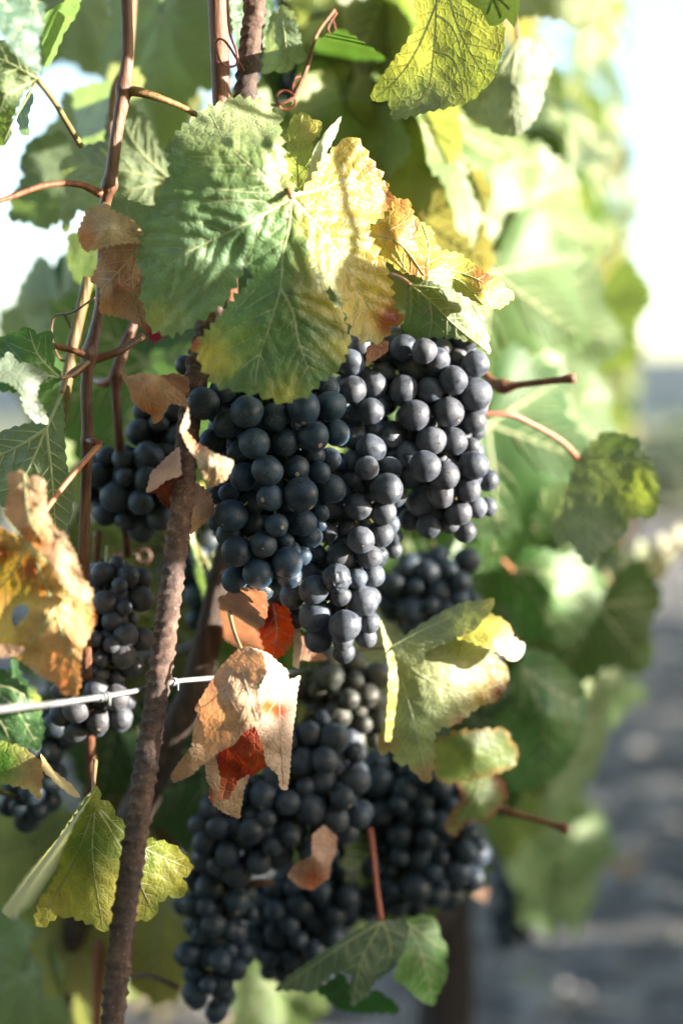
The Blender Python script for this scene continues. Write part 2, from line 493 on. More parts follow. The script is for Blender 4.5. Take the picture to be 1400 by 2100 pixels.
def to_px(p):
    v = Vector(p) - CAM
    d = v.dot(FW)
    return (700 + v.dot(RT) / d * F, 1050 - v.dot(UP) / d * F, d) if d > .01 else (9999, 9999, d)

def leaf_col(rng, yel=.2, tan=.03):
    q = rng.random()
    c = rng.choice(TANS) if q < tan else rng.choice(YELLOWS) if q < tan + yel else rng.choice(GREENS)
    return c * rng.uniform(.8, 1.2)

# ------------------------------------------------------------------ the near vine
base1 = P(420, 1450, .80); base1 = Vector((row_x(.80), .80, 0))
VINE = link('grapevine', None, None, base1)
tag(VINE, 'nearest grapevine, with sharp large leaves and brown canes around the dark grapes', 'grapevine', 'grapevines along the row')

def pxpts(l, n=5):
    """[(px, py, depth)] -> smooth list of world points"""
    return [P(*q) for q in catmull(l, n)]

# ---- traced leaf blades: outline in picture pixels at a depth, relief by control points (px, py, mm towards the camera)
def inside(pts, poly):
    x, y = pts[:, 0], pts[:, 1]; c = np.zeros(len(pts), bool)
    n = len(poly); j = n - 1
    for i in range(n):
        xi, yi = poly[i]; xj, yj = poly[j]
        if yi != yj:
            c ^= ((yi > y) != (yj > y)) & (x < (xj - xi) * (y - yi) / (yj - yi) + xi)
        j = i
    return c

def seg_dist(pts, poly, closed=True):
    p = np.asarray(poly, float); q = np.roll(p, -1, 0)
    if not closed: p, q = p[:-1], q[:-1]
    if len(pts) * len(p) < 400000:
        ab = q - p; l = np.maximum(1e-9, (ab * ab).sum(1)); w_ = pts[:, None, :] - p[None]
        t = np.minimum(1, np.maximum(0, (w_ * ab[None]).sum(2) / l))
        e = w_ - t[:, :, None] * ab[None]
        return np.sqrt((e * e).sum(2).min(1))
    best = np.full(len(pts), 1e9)
    for a, b in zip(p, q):
        ab = b - a; l = (ab @ ab) or 1e-9
        t = np.clip(((pts - a) @ ab) / l, 0, 1)
        d = np.hypot(*(pts - (a + t[:, None] * ab)).T)
        best = np.minimum(best, d)
    return best

def serrate(ol, amp, per, rng):
    out = []
    n = len(ol)
    for i in range(n):
        a = np.array(ol[i], float); b = np.array(ol[(i + 1) % n], float)
        ab = b - a; l = np.hypot(*ab)
        if l < 1e-6: continue
        nrm = np.array((ab[1], -ab[0])) / l
        out.append(a)
        if amp > 0:
            k = max(1, int(round(l / per)))
            for j in range(k):
                t0, t1 = j / k, (j + 1) / k
                am = amp * rng.uniform(.55, 1.2) * (1 if l > per * .6 else .4)
                tm = t0 + (t1 - t0) * .62
                out.append(a + ab * (t0 + (t1 - t0) * .3) + nrm * am * .55)
                out.append(a + ab * tm + nrm * am)
                if j < k - 1: out.append(a + ab * t1 - nrm * am * .15)
        else:
            k = max(1, int(l / 12))
            for j in range(1, k): out.append(a + ab * j / k + nrm * rng.uniform(-1, 1) * 1.0)
    return out

def area(ol):
    return sum(ol[i][0] * ol[(i + 1) % len(ol)][1] - ol[(i + 1) % len(ol)][0] * ol[i][1] for i in range(len(ol))) / 2

class Blade:
    """one traced sheet of a leaf"""
    def __init__(s, ol, d, ctrl=(), teeth=(5, 22), sp=8, col='5d7f33', blobs=(), margin=None, hole=None, veins=None, rough=1.2, seed=1, under=False, pucker=0., vw=3.2, mott=.10, dry=False):
        s.d = d; s.seed = seed; s.rough = rough; s.pucker = pucker; s.vw = vw; s.under = under
        rng = random.Random(seed)
        ol = [tuple(map(float, p)) for p in ol]
        if area(ol) < 0: ol = ol[::-1]            # clockwise on the page (y down): outward normal (dy, -dx)
        s.raw = ol
        s.ol = serrate(ol, teeth[0], teeth[1], rng)
        s.main = [catmull(v, 6) for v in (veins or [])]
        c = np.array([(a, b) for a, b, _ in ctrl], float) if len(ctrl) else np.zeros((0, 2))
        z = np.array([k for *_, k in ctrl], float)
        if len(c) >= 3:
            n = len(c); A = np.zeros((n + 3, n + 3))
            A[:n, :n] = np.hypot(c[:, None, 0] - c[None, :, 0], c[:, None, 1] - c[None, :, 1])
            A[:n, n] = 1; A[:n, n + 1:] = c / 500; A[n:, :n] = A[:n, n:].T
            s.w = np.linalg.lstsq(A, np.concatenate([z, [0, 0, 0]]), rcond=None)[0]; s.c = c
        else:
            s.w = None; s.z0 = z[0] if len(z) else 0
        # points
        bx = np.array(s.ol); lo, hi = bx.min(0), bx.max(0)
        gx = np.arange(lo[0], hi[0], sp); gy = np.arange(lo[1], hi[1], sp * .87)
        g = np.array([(x + (sp / 2 if j % 2 else 0) + rng.uniform(-1, 1) * sp * .12, y) for j, y in enumerate(gy) for x in gx])
        g = g[inside(g, s.ol)]
        if len(g): g = g[seg_dist(g, s.ol) > sp * .45]
        verts = list(map(tuple, s.ol)); n = len(verts)
        edges = [(i, (i + 1) % n) for i in range(n)]
        if hole:
            hp = [hole[i] for i in range(len(hole))]; o = len(verts); verts += hp
            edges += [(o + i, o + (i + 1) % len(hp)) for i in range(len(hp))]
            if len(g): g = g[~inside(g, hp) & (seg_dist(g, hp) > sp * .4)]
        verts += list(map(tuple, g))
        V, E, Fc, *_ = delaunay_2d_cdt([Vector(v) for v in verts], edges, [], 0, 1e-4)
        V = np.array([tuple(v) for v in V]); Fc = np.array([f for f in Fc if len(f) == 3])
        cen = V[Fc].mean(1)
        keep = inside(cen, s.ol)
        if hole: keep &= ~inside(cen, hole)
        s.V, s.F = V, Fc[keep]
        # colour
        base = lin(col) if not dry else lin(col) * .55 + np.array((.50, .41, .33)) * .45; C = np.tile(base, (len(V), 1))
        for (bx_, by_, br, bc, *st) in blobs:
            k = np.exp(-(((V[:, 0] - bx_) ** 2 + (V[:, 1] - by_) ** 2) / br ** 2))
            k = np.clip(k * (st[0] if st else 1) * 1.25, 0, 1)
            nz = np.array([noise.noise(Vector((x * .02, y * .02, seed + 4))) for x, y in V]) * .5 + np.array([noise.noise(Vector((x * .06, y * .06, seed + 4))) for x, y in V]) * .25
            k = np.clip(k + nz * np.where((k > .08) & (k < .95), .55, 0), 0, 1)[:, None]
            C = C * (1 - k) + lin(bc) * k
        ed = seg_dist(V, s.ol)
        if margin:
            mc, mw = margin
            nz = np.array([noise.noise(Vector((x * .03, y * .03, seed + 14))) for x, y in V])
            k = np.clip(1.15 - ed / (mw * np.clip(1 + 1.6 * nz, .1, 3)), 0, 1)[:, None]
            C = C * (1 - k) + lin(mc) * k
        nz = np.array([noise.noise(Vector((x * .035, y * .035, seed))) for x, y in V])[:, None]
        C = C * (1 + mott * 2.2 * nz)
        if s.main:                                     # the blade stays greener and darker beside the veins
            vd = np.min([seg_dist(V, m, False) for m in s.main], 0)
            s.vd = vd
        s.C = np.clip(C, .002, 1)
    def dz(s, pts):
        pts = np.asarray(pts, float)
        if s.w is not None:
            n = len(s.c)
            r = np.hypot(pts[:, None, 0] - s.c[None, :, 0], pts[:, None, 1] - s.c[None, :, 1])
            z = r @ s.w[:n] + s.w[n] + (pts / 500) @ s.w[n + 1:]
        else: z = np.full(len(pts), float(s.z0))
        z = z + s.rough * np.array([noise.noise(Vector((x * .013, y * .013, s.seed))) * 1.8 + noise.noise(Vector((x * .045, y * .045, s.seed + 7))) * .6 for x, y in pts])
        if s.pucker and s.main:
            if not hasattr(s, 'kd'):
                al = [q for m in s.main + s.sec() for q in m]
                al = al + [((a[0] + b[0]) / 2, (a[1] + b[1]) / 2) for m in s.main for a, b in zip(m[:-1], m[1:])]
                s.kd = KDTree(len(al))
                for i, q in enumerate(al): s.kd.insert((q[0], q[1], 0), i)
                s.kd.balance()
            vd = np.array([s.kd.find((x, y, 0))[2] for x, y in pts])
            z = z + (-s.pucker if s.under else s.pucker) * (1 - np.exp(-(vd / 9) ** 1.5))
        return z
    def sec(s):
        if hasattr(s, '_sec'): return s._sec
        out = []
        rng = random.Random(s.seed + 77)
        for mi, m in enumerate(s.main):
            m = [np.array(q) for q in m]
            L = sum(np.hypot(*(m[i + 1] - m[i])) for i in range(len(m) - 1))
            step = max(26, L / 8); acc = step * .7; run = 0
            for i in range(len(m) - 1):
                seg = m[i + 1] - m[i]; l = np.hypot(*seg)
                while acc < run + l and acc < L * .93:
                    t = (acc - run) / l; p0 = m[i] + seg * t; dirv = seg / l
                    for sd in (-1, 1):
                        ang = math.radians(48 + rng.uniform(-7, 7)) * sd
                        p = p0 + dirv * rng.uniform(-.2, .2) * step; pl = [p]; others = [q for k, q in enumerate(s.main) if k != mi]
                        for q in range(40):
                            ang -= math.radians(.9) * sd
                            dv = np.array((dirv[0] * math.cos(ang) - dirv[1] * math.sin(ang), dirv[0] * math.sin(ang) + dirv[1] * math.cos(ang)))
                            p = p + dv * 6
                            pp = p[None, :]
                            if not inside(pp, s.raw)[0]: break
                            if others and q > 1 and min(seg_dist(pp, o, False)[0] for o in others) < seg_dist(pp, m, False)[0] * .9: break
                            pl.append(p)
                        if len(pl) > 3: out.append(pl)
                    acc += step
                run += l
        s._sec = out
        return out
    def world(s, pts, lift=0.):
        z = s.dz(pts) + lift
        return [P(x, y, s.d - q * .001) for (x, y), q in zip(np.asarray(pts), z)]
    def veins(s):
        """raised rib ribbons on the side that is seen, as (verts, faces)"""
        parts = []
        for pl, w0, w1, big in [(m, s.vw, .8, 1) for m in s.main] + [(q, s.vw * .42, .35, 0) for q in s.sec()]:
            pl = np.array(pl); pl = pl[inside(pl, s.ol)] if len(pl) else pl
            m = len(pl)
            if m < 3: continue
            t = np.gradient(pl, axis=0); t /= np.maximum(1e-6, np.hypot(*t.T))[:, None]; nr = np.stack([-t[:, 1], t[:, 0]], 1)
            wd = (w0 + (w1 - w0) * np.linspace(0, 1, m))[:, None]
            h = .55 if big else .32
            A, B, C = s.world(pl - nr * wd, .08), s.world(pl, h), s.world(pl + nr * wd, .08)
            vs = A + B + C
            fs = []
            for i in range(m - 1):
                fs += [(i, i + 1, m + i + 1, m + i), (m + i, m + i + 1, 2 * m + i + 1, 2 * m + i)]
            parts.append((vs, fs))
        return join(parts)

def traced_leaf(sheets, parent=None, mat='leaf', origin=None, label=None, petiole=None, prad=4., vein_mat='vein', pcol=(1, 1, 1), vein_col=None, name='leaf'):
    parent = parent or VINE
    vs, fs, cs = [], [], []
    for b in sheets:
        o = len(vs); wv = b.world(b.V); vs += wv; cs.append(b.C)
        for f in b.F:
            p, q, r = wv[f[0]], wv[f[1]], wv[f[2]]
            nrm = (q - p).cross(r - p)
            front = nrm.dot(CAM - p) > 0
            ff = tuple(int(i) + o for i in f)
            fs.append(ff if front != b.under else ff[::-1])
    b0 = sheets[0]
    og = P(*(origin or (*np.mean(b0.ol, 0), b0.d)))
    lo = link(name, mesh(name, [v - og for v in vs], fs, M[mat], cols=np.concatenate(cs)), parent, og)
    if label: lo['label'] = label
    vp = [b.veins() for b in sheets if b.main]
    vp = [q for q in vp if q[0]]
    if vp:
        v, f = join(vp)
        vo = link('veins', mesh('veins', [q - og for q in v], f, M[vein_mat]), lo, og)
        if vein_col is not None: vo.data.materials[0] = vein_col
    if petiole:
        pts = pxpts(petiole, 5); n = len(pts)
        v, f = tube([q - og for q in pts], [prad * pts_d(q) / F * (1 + .35 * abs(i / (n - 1) - .5)) for i, q in enumerate(pts)], 7)
        po = link('petiole', mesh('petiole', v, f, M['petiole']), lo, og); po.color = (*pcol, 1)
    return lo

def pts_d(p): return (p - CAM).dot(FW)

def cane(l, rpx, name='cane', mat='cane', parent=None, nodes=(), seg=10, n=8, col=(1, 1, 1), end=True, label=None):
    """l: [(px, py, depth)]; rpx: radius in px (number or per point); nodes: (px, py) swellings"""
    if not hasattr(rpx, '__len__'): rpx = [rpx] * len(l)
    q = catmull([(*a, r) for a, r in zip(l, rpx)], n)
    pts = [P(*a[:3]) for a in q]
    rad = []
    for i, a in enumerate(q):
        r = a[3]
        for nx, ny, *k in nodes:
            r += (k[0] if k else 4) * math.exp(-((a[0] - nx) ** 2 + (a[1] - ny) ** 2) / 14 ** 2)
        r *= 1 + .06 * noise.noise(Vector((a[1] * .05, a[0] * .05, rpx[0])))
        rad.append(r * a[2] / F)
    og = pts[0]
    v, f = tube([p - og for p in pts], rad, seg, True, lambda i, a: 1 + .05 * math.sin(a * 3 + i * .05) + .03 * math.sin(a * 7))
    o = link(name, mesh(name, v, f, M[mat]), parent or VINE, og); o.color = (*col, 1)
    if label: o['label'] = label
    return o

# ------------------------------------------------------------------ traced leaves (front layer)
B = Blade
# the big three-lobed leaf over the grapes
traced_leaf([B([(600, 392), (588, 345), (576, 300), (572, 232), (540, 207), (480, 202), (420, 225), (372, 268), (343, 298), (352, 335), (350, 362), (330, 400), (305, 440), (290, 500), (284, 535),
     (298, 570), (290, 602), (300, 642), (310, 672), (345, 686), (380, 676), (405, 656), (432, 640), (462, 616), (486, 572), (497, 545), (514, 540), (527, 550), (520, 572), (492, 602), (466, 632),
     (442, 662), (420, 690), (392, 706), (408, 724), (415, 748), (430, 768), (442, 787), (470, 795), (500, 803), (530, 805), (560, 815), (585, 826), (600, 808), (616, 815), (640, 798), (656, 780),
     (680, 765), (700, 745), (712, 712), (716, 680), (700, 642), (672, 617), (662, 596), (676, 583), (697, 590), (706, 622), (713, 668), (732, 690), (760, 700), (788, 692), (800, 668), (828, 656),
     (806, 630), (800, 590), (790, 545), (765, 500), (745, 470), (775, 448), (800, 420), (796, 390), (770, 345), (742, 300), (716, 281), (690, 300), (662, 330), (640, 370), (622, 396), (606, 400)],
     .650, [(597, 405, 0), (480, 290, 4), (560, 290, 3), (380, 310, 2), (470, 205, -34), (400, 240, -22), (560, 225, -40), (350, 300, -6), (300, 540, -6), (310, 660, -10), (380, 520, 6), (600, 600, 4), (585, 820, 2),
      (430, 760, -2), (700, 740, -5), (520, 560, -3), (670, 595, -4), (700, 450, -12), (790, 400, -30), (720, 290, -20), (780, 680, -26), (828, 656, -24), (750, 560, -18), (680, 500, -8), (640, 340, -12), (590, 350, -5)],
     teeth=(10, 22), sp=6.5, col='5c8048', seed=3, pucker=1.5, vw=3.4, rough=1.3,
     blobs=[(430, 250, 120, '8fa65c', .6), (370, 540, 150, '7e9c74', .8), (330, 660, 34, 'a9ad5a', .8), (430, 735, 46, 'c9bd4c', 1), (490, 690, 30, '88a046', .6), (580, 815, 40, 'a9ac40', .9), (705, 715, 30, 'b7b84c', .8),
            (640, 640, 40, '557a3a', .6), (730, 360, 110, 'b8a43a', 1.2), (770, 600, 105, 'bca238', 1.2), (690, 500, 50, 'bdb444', 1), (430, 215, 70, 'b9c890', .8), (540, 230, 60, 'b9c890', .8), (795, 410, 45, 'b9823a', .9), (800, 655, 32, 'a65a2c', 1), (395, 706, 16, 'b05a3c', 1), (770, 345, 25, 'a87a3a', .8)],  # pale blobs along the top edge put sunlight into the leaf colour
     veins=[[(597, 405), (592, 470), (580, 520), (575, 590), (555, 660), (530, 740), (522, 800)], [(597, 405), (540, 440), (460, 480), (380, 520), (310, 570)], [(597, 405), (630, 440), (665, 480), (720, 560), (775, 670)],
            [(597, 405), (540, 360), (470, 300), (430, 230)], [(600, 400), (650, 390), (720, 370), (790, 400)], [(575, 590), (600, 640), (612, 700), (640, 780)]])],
    origin=(597, 405, .645), label='large green leaf turning yellow at its right lobe, hanging over the grapes', petiole=[(597, 405, .645), (590, 385, .652), (580, 340, .675), (540, 330, .70)], prad=5, pcol=(1.3, .9, .7))

# pale young leaf behind its top
traced_leaf([B([(592, 262), (600, 240), (622, 230), (640, 245), (660, 250), (657, 272), (640, 290), (640, 330), (636, 360), (618, 395), (596, 385), (578, 360), (576, 338), (592, 310), (584, 285)], .685,
     [(600, 240, -8), (640, 260, -4), (610, 330, 2), (600, 390, 0), (578, 345, -6), (640, 330, 3)], teeth=(4, 16), col='9fae66', seed=8, blobs=[(640, 260, 30, 'c6bb7a', .8)], veins=[[(612, 385), (610, 320), (620, 235)]], vw=2),
  B([(700, 238), (690, 275), (665, 320), (650, 345), (640, 385), (622, 395), (634, 350), (645, 305), (672, 265)], .678, [(700, 238, -5), (640, 380, 0), (650, 310, 8)], teeth=(2, 20), col='b9c29a', seed=9, under=True)])

# yellow-green backlit leaf at the top
traced_leaf([B([(790, -70), (1000, -70), (1020, 0), (1034, 70), (1030, 105), (1012, 145), (1008, 165), (985, 185), (965, 205), (940, 215), (900, 222), (860, 233), (805, 246), (802, 226), (795, 206), (764, 206), (762, 190), (776, 168), (786, 152), (820, 108), (858, 50), (850, 0)], .70,
     [(890, -60, 0), (890, 100, 0), (805, 245, 0), (1030, 80, 15), (1000, 170, 12), (765, 200, -18), (830, 80, -16), (900, 222, 1), (960, 100, 6)], teeth=(5, 22), sp=7, col='86953a', seed=12, under=True, pucker=.0, vw=2.6,
     blobs=[(840, 110, 60, 'a8ad48', .9), (1010, 60, 60, 'a3a848', .7), (880, 225, 60, '7f8c66', .9), (840, 0, 60, 'a2a648', .7)],
     veins=[[(896, -70), (893, 30), (888, 110), (872, 190), (806, 244)], [(905, -60), (940, 60), (985, 145), (1004, 176)], [(893, 30), (925, 55), (945, 110), (960, 200)], [(888, 105), (925, 120), (945, 165), (948, 212)], [(893, 10), (855, 100), (815, 160), (766, 204)]])],
    petiole=[(896, -70, .70), (890, -140, .715), (860, -220, .73)])
# grey-green one behind it
traced_leaf([B([(1010, 165), (1040, 110), (1062, 80), (1110, 72), (1136, 118), (1124, 160), (1112, 190), (1110, 216), (1090, 250), (1075, 268), (1058, 280), (1020, 276), (985, 250), (958, 226), (975, 205)], .80,
     [(1060, 90, 0), (1060, 180, 4), (1060, 275, 0), (975, 215, -10), (1125, 150, -14)], teeth=(5, 24), col='7f8c54', seed=13, under=True, blobs=[(1040, 240, 70, '8b9478', .8), (1120, 140, 25, '9a7038', .7)], veins=[[(1062, 80), (1050, 170), (1060, 275)], [(1062, 80), (1010, 170), (975, 215)], [(1062, 80), (1095, 150), (1110, 210)]])],
    petiole=[(1062, 80, .80), (1050, 20, .81), (1010, -60, .82)])
traced_leaf([B([(1000, -40), (1080, -50), (1150, -20), (1275, -30), (1262, 10), (1235, 28), (1210, 55), (1180, 60), (1150, 40), (1100, 30), (1050, 40)], .86, [(1150, 0, 0), (1270, 0, -14), (1010, 0, -14), (1150, 50, 0)], teeth=(6, 26), col='98a048', seed=14, under=True, blobs=[(1060, 10, 60, '8d9474', .8)])])

# curled yellow and orange leaves right of the big leaf
traced_leaf([B([(800, 404), (840, 412), (846, 440), (860, 452), (846, 482), (856, 516), (876, 546), (876, 576), (850, 562), (820, 556), (790, 530), (768, 508), (750, 482), (748, 466), (790, 455), (806, 430)], .675,
     [(810, 420, -6), (870, 560, -8), (760, 480, -6), (815, 490, 6), (846, 482, -4)], teeth=(4, 16), col='c8ab42', seed=15, blobs=[(845, 480, 36, 'b9722c', .8), (860, 550, 30, 'bb7a30', .8), (820, 415, 22, 'b97a38', .7)], under=False, veins=[[(760, 480), (820, 500), (870, 565)]], vw=2)],
    label='small curled orange-yellow leaf just right of the big leaf')
traced_leaf([B([(862, 455), (885, 470), (890, 500), (905, 515), (940, 520), (966, 538), (990, 560), (1020, 570), (1035, 590), (1054, 606), (1035, 626), (1015, 632), (990, 628), (960, 610), (930, 592), (900, 582), (870, 570), (856, 530), (850, 490)], .70,
     [(865, 465, -4), (1050, 606, -10), (940, 525, -10), (930, 590, -4), (900, 550, 4), (990, 595, 5)], teeth=(5, 18), col='b3b244', seed=16, blobs=[(995, 570, 26, 'c26a28', .9), (1035, 605, 26, 'c9a85a', .8), (900, 560, 40, '9aa440', .8)], veins=[[(858, 560), (930, 555), (1050, 606)], [(880, 562), (940, 575), (990, 625)], [(870, 560), (880, 510), (866, 460)]], vw=2)])
traced_leaf([B([(838, 586), (870, 570), (900, 582), (940, 595), (972, 612), (986, 642), (998, 682), (1004, 726), (975, 702), (945, 695), (910, 690), (870, 692), (842, 702), (822, 682), (832, 640)], .715,
     [(845, 590, 0), (1000, 720, -8), (835, 690, -12), (970, 615, -10), (900, 650, 6), (945, 640, 2)], teeth=(5, 20), col='4e6b2c', seed=17, under=True, pucker=.8, blobs=[(985, 680, 50, 'a9b044', 1), (960, 610, 36, 'a0aa44', .8), (1003, 722, 20, 'b8863c', .8)],
     veins=[[(842, 585), (880, 615), (930, 665), (1000, 722)], [(842, 585), (900, 592), (975, 615)], [(842, 585), (842, 640), (835, 695)], [(880, 615), (885, 655), (880, 690)]], vw=2.6)],
    petiole=[(842, 585, .715), (820, 570, .72), (790, 565, .73), (740, 600, .75)])

# hanging leaf on its own long stalk, right
traced_leaf([B([(1184, 940), (1206, 915), (1236, 886), (1270, 890), (1310, 902), (1306, 922), (1336, 942), (1350, 990), (1346, 1040), (1336, 1062), (1290, 1060), (1284, 1092), (1250, 1120), (1230, 1132), (1205, 1162), (1190, 1140), (1165, 1110), (1140, 1120), (1130, 1080), (1146, 1040), (1166, 985)], .82,
     [(1184, 940, 0), (1240, 1030, 4), (1340, 1020, 14), (1260, 890, 4), (1210, 1160, 2), (1135, 1090, -6), (1280, 1080, -4)], teeth=(5, 24), col='6f8454', seed=18, under=True, pucker=.6, blobs=[(1320, 1000, 60, '8d9c3c', 1), (1280, 900, 40, '6a8838', .8), (1210, 1100, 70, '8f9a86', .9)],
     veins=[[(1184, 940), (1200, 1030), (1208, 1155)], [(1184, 940), (1250, 990), (1290, 1060)], [(1184, 940), (1250, 940), (1340, 970)], [(1184, 940), (1160, 1020), (1138, 1100)]], vw=2.6)],
    petiole=[(1184, 940, .82), (1150, 905, .81), (1090, 870, .795), (1040, 850, .785), (965, 850, .78)], prad=5.5, pcol=(1.2, .7, .75), label='single leaf dangling from a long pink stalk at the right')

# folded yellowish leaf below the grapes, right
traced_leaf([B([(805, 1340), (850, 1346), (930, 1312), (985, 1316), (1010, 1340), (1022, 1352), (1041, 1372), (1038, 1402), (1020, 1436), (985, 1446), (965, 1460), (935, 1484), (905, 1490), (890, 1500), (888, 1560), (880, 1606), (856, 1590), (836, 1566), (815, 1566), (800, 1530), (780, 1550), (775, 1520), (790, 1480), (800, 1430), (800, 1380)], .752,
     [(805, 1340, 0), (930, 1330, -4), (1035, 1380, -18), (860, 1420, 6), (880, 1600, 2), (785, 1530, -6), (980, 1440, -8), (930, 1400, 2), (840, 1500, 4)], teeth=(6, 22), col='a2ab72', seed=19, pucker=.8,
     blobs=[(960, 1390, 70, 'bcbc86', .8), (1010, 1420, 45, 'b9983e', .9), (1030, 1420, 22, '7c4a24', 1), (940, 1490, 26, 'a0604a', .8), (790, 1520, 30, 'b07850', .8), (870, 1590, 30, 'b08a60', .8), (850, 1480, 60, '9aa672', .7)],
     veins=[[(803, 1335), (870, 1390), (960, 1420), (1030, 1400)], [(803, 1335), (840, 1450), (875, 1595)], [(803, 1335), (880, 1350), (1010, 1345)]], vw=2.6),
  B([(800, 1325), (850, 1290), (900, 1258), (950, 1236), (1013, 1227), (1010, 1246), (990, 1270), (970, 1294), (935, 1306), (870, 1336), (865, 1362), (845, 1360), (818, 1352)], .742, [(800, 1330, 2), (1010, 1230, -10), (900, 1262, -14), (870, 1330, 8), (960, 1290, 4)], teeth=(3, 24), col='8c9c5c', seed=20, under=True, blobs=[(1005, 1232, 30, 'c0bd58', .9), (850, 1345, 40, 'b2b858', .9), (960, 1300, 30, 'a8b070', .7)], veins=[[(802, 1325), (880, 1285), (1005, 1232)]], vw=2),
  B([(935, 1306), (975, 1286), (1000, 1256), (1030, 1270), (1048, 1290), (1050, 1306), (1076, 1322), (1070, 1346), (1050, 1356), (1020, 1336), (985, 1324)], .748, [(940, 1306, 2), (1070, 1335, -12), (1000, 1260, -10), (1010, 1310, 4)], teeth=(4, 20), col='bdb648', seed=21, blobs=[(1065, 1335, 24, 'b9c0b4', .9), (1045, 1290, 18, 'c09048', .7)]),
  B([(778, 1268), (790, 1298), (806, 1330), (816, 1400), (811, 1450), (801, 1522), (789, 1520), (795, 1440), (798, 1372), (786, 1312)], .738, [(780, 1270, -6), (812, 1400, 0), (795, 1520, -2), (796, 1400, 5)], teeth=(2, 24), col='bcba58', seed=22)],
    petiole=[(803, 1330, .752), (780, 1328, .76), (740, 1330, .79)], label='pale folded leaf with brown scorched margin below the sunlit grapes')
traced_leaf([B([(890, 1522), (940, 1500), (985, 1498), (1032, 1494), (1062, 1540), (1052, 1572), (1000, 1592), (950, 1602), (915, 1606), (892, 1590)], .80, [(970, 1545, 4), (890, 1550, -6), (1060, 1545, -8), (970, 1600, -2)], teeth=(6, 22), col='7d9150', seed=23, margin=('a88a4a', 9), blobs=[(985, 1500, 30, 'a4aa92', .8), (930, 1560, 40, '96a048', .6)])])
traced_leaf([B([(940, 1602), (960, 1580), (1000, 1580), (1030, 1600), (1041, 1630), (1020, 1660), (990, 1690), (970, 1678), (950, 1690), (930, 1716), (912, 1700), (924, 1670), (946, 1640)], .815, [(980, 1590, 0), (980, 1650, 5), (920, 1700, -3), (1035, 1640, -6)], teeth=(5, 20), col='84975a', seed=24, margin=('9a5a40', 12), veins=[[(985, 1585), (970, 1640), (930, 1705)]], vw=2)],
    label='small green leaf with a reddish scorched margin beside the lowest right grapes')
traced_leaf([B([(1010, 1482), (1058, 1440), (1050, 1382), (1090, 1332), (1140, 1350), (1190, 1400), (1202, 1450), (1182, 1530), (1150, 1580), (1100, 1612), (1050, 1622), (1030, 1580), (1056, 1540)], .92, [(1060, 1400, 0), (1190, 1430, -16), (1100, 1600, -4), (1120, 1470, 10), (1020, 1490, -10)], teeth=(7, 26), col='608a4a', seed=25, veins=[[(1070, 1370), (1110, 1470), (1110, 1605)], [(1070, 1370), (1140, 1420), (1195, 1450)], [(1070, 1370), (1070, 1440), (1030, 1490)]])])
traced_leaf([B([(1050, 1170), (1082, 1122), (1130, 1132), (1200, 1150), (1240, 1200), (1222, 1260), (1180, 1310), (1150, 1332), (1120, 1302), (1080, 1312), (1050, 1280), (1030, 1222)], .98, [(1050, 1170, 0), (1230, 1210, -20), (1140, 1320, 0), (1130, 1220, 8), (1035, 1230, -14)], teeth=(7, 26), col='5c8a42', seed=26, veins=[[(1050, 1170), (1100, 1230), (1150, 1325)], [(1050, 1170), (1150, 1180), (1235, 1210)], [(1050, 1170), (1060, 1240), (1055, 1280)]])],
    petiole=[(1050, 1170, .98), (1020, 1140, .96), (970, 1100, .94), (940, 1070, .93)], pcol=(1.1, .7, .6))

# drooping leaf, bottom centre
traced_leaf([B([(782, 1890), (830, 1885), (837, 1912), (828, 1950), (800, 1990), (770, 2010), (750, 2040), (722, 2066), (718, 2030), (721, 1998), (700, 1990), (680, 1996), (640, 2035), (600, 2030), (562, 2030), (600, 1996), (660, 1955), (720, 1915), (768, 1892)], .79, [(782, 1890, 4), (570, 2030, -10), (722, 2060, -4), (835, 1910, -2), (700, 1960, 5), (640, 1970, -2)], teeth=(4, 24), col='60805a', seed=27, under=True, pucker=.8,
     blobs=[(600, 2020, 40, '7a9068', .6)], veins=[[(782, 1890), (740, 1970), (722, 2060)], [(782, 1890), (700, 1940), (575, 2028)], [(782, 1890), (800, 1940), (790, 1995)]], vw=2.8),
  B([(832, 1886), (870, 1875), (896, 1890), (901, 1920), (918, 1945), (912, 1970), (916, 2000), (905, 2022), (886, 2062), (860, 2050), (830, 2022), (806, 2004), (824, 1962), (836, 1912)], .802, [(836, 1900, 0), (910, 1960, -14), (885, 2055, -4), (860, 1960, 2)], teeth=(5, 22), col='4d7f2c', seed=28, veins=[[(832, 1890), (865, 1960), (885, 2055)], [(832, 1890), (870, 1920), (912, 1950)]], vw=2),
  B([(650, 2030), (700, 1995), (722, 2032), (724, 2064), (770, 2030), (810, 2058), (816, 2078), (750, 2076), (700, 2072)], .812, [(660, 2030, 0), (810, 2070, -6), (730, 2040, 0)], teeth=(5, 20), col='3c6f2c', seed=29)],
    petiole=[(782, 1890, .79), (772, 1820, .80), (766, 1760, .81), (758, 1700, .82)], prad=5, pcol=(1.5, .6, .6), label='folded green leaf hanging on a red stalk at the bottom')

